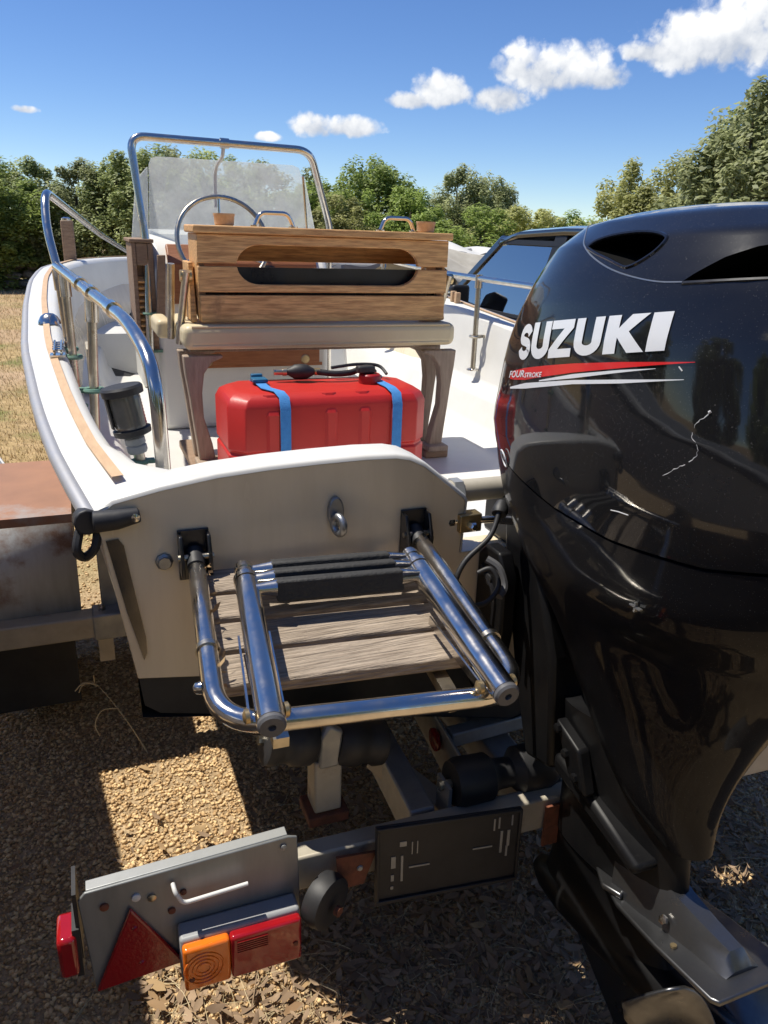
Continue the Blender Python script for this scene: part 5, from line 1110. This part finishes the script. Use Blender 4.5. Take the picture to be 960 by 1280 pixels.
# ================================================================== covered boats in the yard
def covered(name, label, cx, cy, rot, Lh, Wh, z0, h, m, seed):
    root = thing(name, label, 'covered boat', (cx, cy, 0)); rr = random.Random(seed); M = Matrix.Translation((cx, cy, 0))@Matrix.Rotation(R(rot), 4, 'Z')
    ph = [rr.uniform(0, 6.28) for _ in range(6)]
    def H(u, w):   # u -1..1 along, w -1..1 across
        base = z0+(h-z0)*(1-abs(w)**1.8)*(.78+.22*math.cos(u*1.2+ph[0]))
        return base+.05*math.sin(7*u+ph[1])*math.cos(4*w+ph[2])+.03*math.sin(15*u+6*w+ph[3])
    rows = []
    for i in range(41):
        u = -1+i/20; wd = Wh*(1-.75*max(0, (u-.3)/.7)**2); row = []
        for j in range(21):
            w = -1+j/10; row.append(M@Vector((u*Lh, w*wd, H(u, w))))
        row = [M@Vector((u*Lh, -wd*1.03, z0-.18+.04*math.sin(9*u+ph[4])))]+row+[M@Vector((u*Lh, wd*1.03, z0-.18+.04*math.sin(8*u+ph[5])))]
        rows.append(row)
    part('cover', MB().grid(rows, flip=True), m, root, smooth=60)
    hr = []
    for i in range(21):
        u = -1+i/10; wd = Wh*.98*(1-.75*max(0, (u-.3)/.7)**2); hr.append([M@Vector((u*Lh, w*wd, z)) for w, z in ((-1, z0+.02), (-.86, .55), (0, .35+.3*max(0, u)**3), (.86, .55), (1, z0+.02))])
    part('hull', MB().grid(hr), 'gel_white', root)
    for u in (-.6, .3): part('cradle', MB().box(-.12, .12, -Wh*.6, Wh*.6, 0, .5, M@Matrix.Translation((u*Lh, 0, 0))), 'galv', root)
    part('lashing', MB().tube([M@Vector((0.1*Lh, w*Wh*1.04, H(.1, w)+.012 if abs(w) < 1 else z0-.1)) for w in np.linspace(-1, 1, 15)], .012, 6), 'rubber', root)
covered('covered_boat', 'boat under a crumpled pale canvas cover behind the dark car', 4.75, 8.9, 25, 1.7, .75, 1.05, 1.42, 'tarp', 3)
covered('covered_boat', 'low boat under a smooth grey sheet left of the pale canvas cover', 3.75, 10.6, 10, 1.7, .9, 1.15, 1.42, 'tarp_grey', 5)

x_, y_ = CXY = (-.95+14*math.sin(R(30.6)), -1.42+14*math.cos(R(30.6)))
covered('covered_boat', 'white boat standing beyond the dark car, seen through its side window', x_, y_, -25, 2.2, .85, 1.0, 1.5, 'gel_white', 8)
# ================================================================== bits lying on the grass at the left
def build_panel():
    root = thing('hull_offcut', 'grey moulded panel with white rim lying on the dry grass at left', 'panel', (-1.62, 3.95, 0))
    part('panel_top', MB().prism([(-1.95, 3.78, .085), (-1.50, 3.88, .075), (-1.47, 4.0, .08), (-1.60, 4.42, .13), (-1.95, 4.45, .14)], (0, 0, .02)), 'galv_sheet', root, bevel=.008)
    part('rim', MB().tube([(-1.95, 3.775, .075), (-1.498, 3.872, .065), (-1.462, 4.0, .07), (-1.59, 4.43, .12)], .018, 8), 'white_plastic', root)
    for x, y in ((-1.9, 3.9), (-1.56, 4.0), (-1.66, 4.35)): part('chock', MB().box(x-.04, x+.04, y-.04, y+.04, 0, .075), 'rubber', root, bevel=.004)
    r2_ = thing('rubber_fitting', 'small black rubber fitting on the grass above the grey panel', 'fitting', (-1.68, 5.2, 0))
    part('knob', MB().lathe([(.05, 0), (.07, .02), (.075, .06), (.05, .09), (.02, .1)], (-1.68, 5.2, 0), (0, 0, 1), 18), 'rubber', r2_)
    part('stem', MB().tube([(-1.68, 5.2, .05), (-1.9, 5.3, .05)], .03, 10), 'rubber', r2_)
build_panel()

# ================================================================== dry stone wall under the trees at left
def build_wall():
    root = thing('dry_stone_wall', 'low rough dry stone wall under the trees at the far left', 'wall', (-5.5, 20.3, 0))
    base = bpy.data.meshes.new('stone'); bm = bmesh.new(); bmesh.ops.create_icosphere(bm, subdivisions=1, radius=1)
    meshes = []
    for k in range(5):
        b2 = bm.copy()
        for v in b2.verts: v.co *= rnd.uniform(.75, 1.1)
        m_ = bpy.data.meshes.new('stone'); b2.to_mesh(m_); b2.free(); m_.materials.append(MAT['dry_stone']); meshes.append(m_)
    bm.free()
    z = 0
    for row in range(3):
        x = -8.6
        while x < -1.2:
            w = rnd.uniform(.14, .26); o = bpy.data.objects.new('stone', meshes[rnd.randrange(5)]); COL.objects.link(o); o.parent = root
            o.location = Vector((x+w, 20.3+rnd.uniform(-.06, .06), .12+row*.22+rnd.uniform(-.02, .02)))-Vector(root.location); o.scale = (w, .2, rnd.uniform(.12, .16)); o.rotation_euler = (rnd.uniform(-.15, .15), rnd.uniform(-.15, .15), rnd.uniform(-.3, .3)); x += 2*w*.93
build_wall()

# ================================================================== trees
def make_crown(seed, n_clump, n_leaf, leaf, shape, ground=.05):
    g = np.random.default_rng(seed); cl = []
    # clumps fill an uneven ellipsoid (unit height 1, half width 1), biased to its outside
    bumps = g.normal(size=(7, 3)); bumps /= np.linalg.norm(bumps, axis=1)[:, None]; amp = g.uniform(.1, .32, 7)
    while len(cl) < n_clump:
        d = g.normal(size=3); d /= np.linalg.norm(d); r = g.uniform(.25, 1)**.45
        k = .80+sum(a*max(0, d@b)**3 for a, b in zip(amp, bumps))
        z = .5+.5*d[2]*r*k*shape[1]+shape[2]
        if z < ground: continue
        taper = 1-shape[0]*max(0, z-.35)
        cl.append((d[0]*r*k*taper, d[1]*r*k*taper, z, g.uniform(.09, .2)))
    cl = np.array(cl); idx = g.integers(0, n_clump, n_leaf)
    off = g.normal(size=(n_leaf, 3)); off /= np.linalg.norm(off, axis=1)[:, None]; off *= (g.uniform(.2, 1, n_leaf)**.5)[:, None]
    cen = cl[idx, :3]+off*cl[idx, 3:4]*np.array([1.1, 1.1, .62])
    nrm = off+g.normal(size=(n_leaf, 3))*.55+np.array([0, 0, .95]); nrm /= np.linalg.norm(nrm, axis=1)[:, None]
    t = np.cross(nrm, g.normal(size=(n_leaf, 3))); t /= np.linalg.norm(t, axis=1)[:, None]; b = np.cross(nrm, t)
    return cl, cen, t, b, g.uniform(.6, 1.25, n_leaf)*leaf
PROTO = []
def proto(seed, shape, n_clump=190, n_leaf=36000, leaf=.046, h=3.4, hw=1.3):
    cl, cen, t, b, sz = make_crown(seed, n_clump, n_leaf, leaf, shape, .06)
    S = np.array([hw, hw, h]); C = cen*S; tt = t*sz[:, None]; bb = b*sz[:, None]*.55
    V = np.stack([C-tt, C+bb*.9, C+tt, C-bb*.9], 1).reshape(-1, 3).astype(np.float32); F = np.arange(len(V)).reshape(-1, 4)
    cr = raw('crown', V, F, 'leaf_green'); rr = random.Random(seed); tr = MB(); o = Vector((0, 0, 0))
    lean = Vector((rr.uniform(-.1, .1)*hw, rr.uniform(-.1, .1)*hw, 0)); pts = [o, o+lean*.4+Vector((0, 0, h*.25)), o+lean+Vector((0, 0, h*.5)), o+lean*1.3+Vector((0, 0, h*.78))]
    r0 = .035*h; tr.tube(catmull(pts, 4), [r0*(1-.8*i/12) for i in range(13)], 8)
    for k in range(0, len(cl), 6):
        q = Vector((cl[k, 0]*hw, cl[k, 1]*hw, cl[k, 2]*h)); s0 = lean*.6+Vector((0, 0, h*min(.6, .15+.5*cl[k, 2]*rr.random())))
        mid = s0.lerp(q, .5)+Vector((0, 0, -.05*h)); tr.tube(catmull([s0, mid, q], 3), [r0*.28*(1-.12*i) for i in range(7)], 5)
    t_ = part('trunk', tr, 'bark'); top = float(V[:, 2].max()); me, mt = cr.data, t_.data
    bpy.data.objects.remove(cr); bpy.data.objects.remove(t_); PROTO.append((me, mt, top, hw, shape))
for sd_, sh_ in ((41, (.3, 1, 0)), (52, (.3, 1, 0)), (63, (.35, 1, 0)), (74, (.55, 1.05, 0)), (85, (.6, 1.05, 0)), (96, (.25, 1.05, 0)), (107, (.4, 1, 0)), (118, (.3, 1, 0))): proto(sd_, sh_)
def tree(name, label, x, y, h, hw, m, seed, shape, group='trees round the yard'):
    root = thing(name, label, 'tree', (x, y, 0), group); rr = random.Random(seed)
    pick = sorted(range(len(PROTO)), key=lambda k: abs(PROTO[k][4][0]-shape[0])+rr.random()*.12)[0]; me, mt, top, w0, _s = PROTO[pick]
    k = rr.uniform(.92, 1.08); root.scale = (hw/w0*k, hw/w0/k, h/top); root.rotation_euler.z = rr.uniform(0, 6.28)
    for nm, d_, mm in (('crown', me, m), ('trunk', mt, 'bark')):
        o = bpy.data.objects.new(nm, d_); COL.objects.link(o); o.parent = root; o.material_slots[0].link = 'OBJECT'; o.material_slots[0].material = MAT[mm]
    return root
CX, CY = -.95, -1.42
def at(az, d): return CX+d*math.sin(R(az)), CY+d*math.cos(R(az))
TL = [ # az, dist, height, half width, material, shape, label
 (-8.5, 23, 3.5, 1.5, 'leaf_olive', (.3, 1, 0), 'rounded olive-green tree at the far left edge, partly cut by the frame'),
 (-4.2, 22, 3.1, 1.35, 'leaf_green', (.3, 1, 0), 'bright green bushy tree at the left edge above the stone wall'),
 (-1.6, 24.5, 3.25, 1.3, 'leaf_olive', (.45, 1, 0), 'dull olive tree just left of the bent bow rail'),
 (1.2, 22.5, 3.15, 1.2, 'leaf_dark', (.5, 1, 0), 'narrow grey-green tree above the bow rail brace'),
 (3.9, 22, 3.55, 1.35, 'leaf_olive', (.3, 1.05, 0), 'tall grey-olive tree left of the windscreen frame'),
 (6.6, 23, 3.7, 1.4, 'leaf_dark', (.25, 1.05, 0), 'dark tree behind the port end of the windscreen'),
 (9.6, 23.5, 3.75, 1.4, 'leaf_olive', (.3, 1, 0), 'olive tree behind the middle of the windscreen'),
 (13.0, 25, 3.5, 1.5, 'leaf_dark', (.3, 1, 0), 'dark tree behind the starboard half of the windscreen'),
 (16.6, 24, 3.15, 1.35, 'leaf_green', (.4, 1, 0), 'green tree just right of the windscreen frame'),
 (20.4, 21.5, 3.55, 1.25, 'leaf_green', (.25, 1.05, 0), 'dome-shaped green tree above the left grab handle of the seat box'),
 (18.2, 19.5, 2.55, 1.0, 'leaf_yellow', (.3, 1, 0), 'pale green shrub low behind the seat box handle'),
 (23.4, 20, 2.75, 1.0, 'leaf_green', (.3, 1, 0), 'green shrub above the right cup block of the seat box'),
 (26.4, 21.5, 3.35, .95, 'leaf_dark', (.5, 1.05, 0), 'left of two pointed dark trees right of the seat box'),
 (29.1, 21.5, 3.2, .9, 'leaf_dark', (.6, 1.05, 0), 'right of two pointed dark trees, above the car bonnet'),
 (27.6, 18.5, 2.35, 1.1, 'leaf_green', (.3, 1, 0), 'low green shrub in front of the two pointed trees'),
 (31.8, 20, 2.35, 1.15, 'leaf_yellow', (.3, 1, 0), 'low light green bush above the car roof'),
 (35.3, 21, 2.3, 1.15, 'leaf_green', (.3, 1, 0), 'low green bush just left of the motor crown'),
 (38.2, 14.5, 2.95, .85, 'leaf_yellow', (.45, 1.05, 0), 'yellow-green tree rising just above the motor crown'),
 (41.0, 14.2, 3.05, .85, 'leaf_yellow', (.35, 1.05, 0), 'yellow-green tree between the tall right tree and the motor'),
 (45.4, 13.0, 4.05, 1.15, 'leaf_dark', (.2, 1.08, 0), 'tall dark tree at the upper right edge of the picture'),
 (50, 14.5, 3.9, 1.4, 'leaf_olive', (.3, 1, 0), 'olive tree beyond the right edge of the picture'),
]
for i, (az, d, h, hw, m, sh, lab) in enumerate(TL):
    x, y = at(az, d); near = d < 16
    tree('tree', lab, x, y, h, hw*1.3, m, 40+i, sh)
# the yard goes on behind the camera: trees that the motor's gloss mirrors
BL = [(150, 10, 4.5, 2.0, 'leaf_dark', 'dark tree close behind the photographer to starboard'), (185, 9, 4.2, 2.0, 'leaf_olive', 'olive tree straight behind the motor'), (215, 10, 4.6, 2.1, 'leaf_dark', 'dark tree behind the photographer to port'), (245, 11, 4.0, 2.0, 'leaf_green', 'green tree beyond the neighbouring boat astern'), (275, 13, 4.4, 2.2, 'leaf_olive', 'olive tree abeam of the neighbouring boat'), (305, 16, 4.4, 2.2, 'leaf_dark', 'dark tree ahead of the neighbouring boat')]
for i, (az, d, h, hw, m, lab) in enumerate(BL):
    x, y = at(az, d); tree('tree', lab, x, y, h*1.55, hw*1.35, m, 90+i, (.3, 1, 0))
# ================================================================== gravel, leaves, straw and grass
def scatter_stones(n, x0, x1, y0, y1, rmin, rmax, name, label, cat):
    base = np.array([(1, 0, 0), (0, 1, 0), (-1, 0, 0), (0, -1, 0), (0, 0, 1), (0, 0, -.6)], float); tri = np.array([(0, 1, 4), (1, 2, 4), (2, 3, 4), (3, 0, 4), (1, 0, 5), (2, 1, 5), (3, 2, 5), (0, 3, 5)])
    P = np.stack([rng.uniform(x0, x1, n), rng.uniform(y0, y1, n)], 1); sc = rmin+(rmax-rmin)*rng.random(n)**2.2
    a = rng.uniform(0, 6.283, n); ca, sa = np.cos(a), np.sin(a)
    B = base[None]*(1+rng.uniform(-.32, .32, (n, 6, 3))); B = B+rng.uniform(-.25, .25, (n, 6, 3)); B *= sc[:, None, None]*np.stack([np.ones(n), rng.uniform(.6, 1, n), rng.uniform(.45, .8, n)], 1)[:, None, :]
    tl = rng.uniform(-.5, .5, n); ct, st_ = np.cos(tl), np.sin(tl)
    y, z = B[..., 1]*ct[:, None]-B[..., 2]*st_[:, None], B[..., 1]*st_[:, None]+B[..., 2]*ct[:, None]; x = B[..., 0]
    X = x*ca[:, None]-y*sa[:, None]+P[:, :1]; Y = x*sa[:, None]+y*ca[:, None]+P[:, 1:]; Z = z+sc[:, None]*.25
    V = np.stack([X, Y, Z], -1).reshape(-1, 3); F = (tri[None]+6*np.arange(n)[:, None, None]).reshape(-1, 3)
    o = raw(name, V, F, 'gravel_stone'); return tag(o, label, cat, kind='stuff')
scatter_stones(105000, -1.6, 1.45, -.72, 1.5, .0035, .0105, 'gravel', 'tan gravel spread under the trailer', 'gravel')
scatter_stones(14000, -2.4, 2.6, 1.5, 3.4, .005, .013, 'gravel', 'thinner gravel farther ahead under the boat', 'gravel')
def leaves(n, region, m, name, label, smin, smax):
    V = []; F = []
    for _ in range(n):
        while True:
            x, y = rnd.uniform(*region[0]), rnd.uniform(*region[1])
            if rnd.random() < region[2](x, y): break
        a = rnd.uniform(0, 6.283); l = rnd.uniform(smin, smax); w = l*rnd.uniform(.22, .42); c, s = math.cos(a), math.sin(a); z = .015+rnd.random()*.022; cu = rnd.uniform(-.25, .5)*l; tl = rnd.uniform(-.35, .35)
        pts = [(-l, 0, cu*.6), (-l*.4, w, 0+tl*w), (l*.45, w*.8, 0+tl*w), (l, 0, cu), (l*.45, -w*.8, -tl*w), (-l*.4, -w, -tl*w)]
        i = len(V); V += [(x+p*c-q*s, y+p*s+q*c, max(.004, z+r)) for p, q, r in pts]; V.append((x, y, max(.003, z-.15*w)))
        F += [(i+k, i+(k+1) % 6, i+6) for k in range(6)]
    return tag(raw(name, V, F, m), label, 'leaves', kind='stuff')
d1 = lambda x, y: max(.02, min(1, 1.15-.9*abs(y+.18)-.5*abs(x+.1)))*(.06 if x < -.55 and y > 0 else 1)
leaves(4000, ((-1.0, 1.0), (-.75, .55), d1), 'leaf_brown', 'leaf_litter', 'brown dead leaves under the rear bar', .008, .025)
leaves(330, ((-1.0, .8), (-.7, .4), d1), 'leaf_dry', 'leaf_litter', 'larger tan dead leaves on the gravel', .012, .03)
leaves(60, ((-1.3, .3), (.2, 1.2), lambda x, y: 1), 'leaf_dry', 'leaf_litter', 'few leaves on the open gravel', .010, .026)
def straws(n, region, dens, lmin, lmax, r, m, name, label, up=.15):
    V = []; F = []
    for _ in range(n):
        while True:
            x, y = rnd.uniform(*region[0]), rnd.uniform(*region[1])
            if rnd.random() < dens(x, y): break
        a = rnd.uniform(0, 6.283); l = rnd.uniform(lmin, lmax); d = Vector((math.cos(a), math.sin(a), 0)); sd_ = Vector((-d.y, d.x, 0)); z = .006+rnd.random()*.02; rise = rnd.uniform(0, up)*l; bend = rnd.uniform(-.3, .3)*l
        p0 = Vector((x, y, z)); p1 = p0+d*l*.5+sd_*bend*.4+Vector((0, 0, rise)); p2 = p0+d*l+sd_*bend+Vector((0, 0, rise*.6)); i = len(V)
        for p, k in ((p0, 1), (p1, .9), (p2, .4)): V += [tuple(p+sd_*r*k), tuple(p-sd_*r*k), tuple(p+Vector((0, 0, r*1.6*k)))]
        for s in (0, 3):
            F += [(i+s, i+s+3, i+s+5, i+s+2), (i+s+2, i+s+5, i+s+4, i+s+1)]
    return tag(raw(name, V, F, m), label, 'straw', kind='stuff')
straws(2400, ((-1.1, 1.0), (-.75, .5)), d1, .02, .11, .0009, 'straw', 'straw', 'thin dry stalks strewn among the dead leaves')
straws(420, ((-.9, .8), (-.7, .3)), d1, .05, .16, .0016, 'leaf_brown', 'twigs', 'brown twigs lying under the rear bar')
# dry grass of the yard seen past the port bow
V = []; F = []
for _ in range(26000):
    y = 3.2+16.5*rnd.random()**1.7; x = rnd.uniform(-1.35-.16*y, -.85+.03*y); s = 1+.05*y; a = rnd.uniform(0, 6.283); h = rnd.uniform(.012, .045)*s; l = rnd.uniform(.2, 1.2)*h; w = .0022*s
    i = len(V); c, sn = math.cos(a), math.sin(a); V += [(x-w*sn, y+w*c, 0), (x+w*sn, y-w*c, 0), (x+l*c, y+l*sn, h)]; F.append((i, i+1, i+2))
tag(raw('dry_grass', V, F, 'grass_dry'), 'short dry grass of the yard at left', 'grass', kind='stuff')
# one bent dry weed by the hull and a few fallen things
wd = thing('dry_weed', 'single bent dry weed standing on the gravel beside the hull', 'weed', (-.86, .78, 0))
part('stem', MB().tube(catmull([(-.86, .78, 0), (-.91, .82, .10), (-.965, .86, .19), (-1.0, .88, .235)], 6), [.0026-.00009*i for i in range(19)], 6), 'straw', wd)
for q in ([(-.935, .84, .15), (-.985, .83, .16), (-1.01, .82, .12), (-1.0, .81, .08)], [(-.99, .875, .225), (-1.03, .88, .24), (-1.06, .88, .215)], [(-1.0, .88, .235), (-1.035, .90, .22), (-1.05, .91, .19)], [(-1.0, .88, .235), (-1.0, .87, .27)]):
    part('blade', MB().tube(catmull(q, 5), .0022, 5), 'straw', wd)
for x, y, s, lab in ((-.70, .93, .035, 'sunlit tan leaf on the gravel beside the weed'), (-.93, .95, .03, 'pale stone left of the dry weed'), (-.30, -.30, .030, 'yellow leaf on the litter below the plate holder')):
    pass
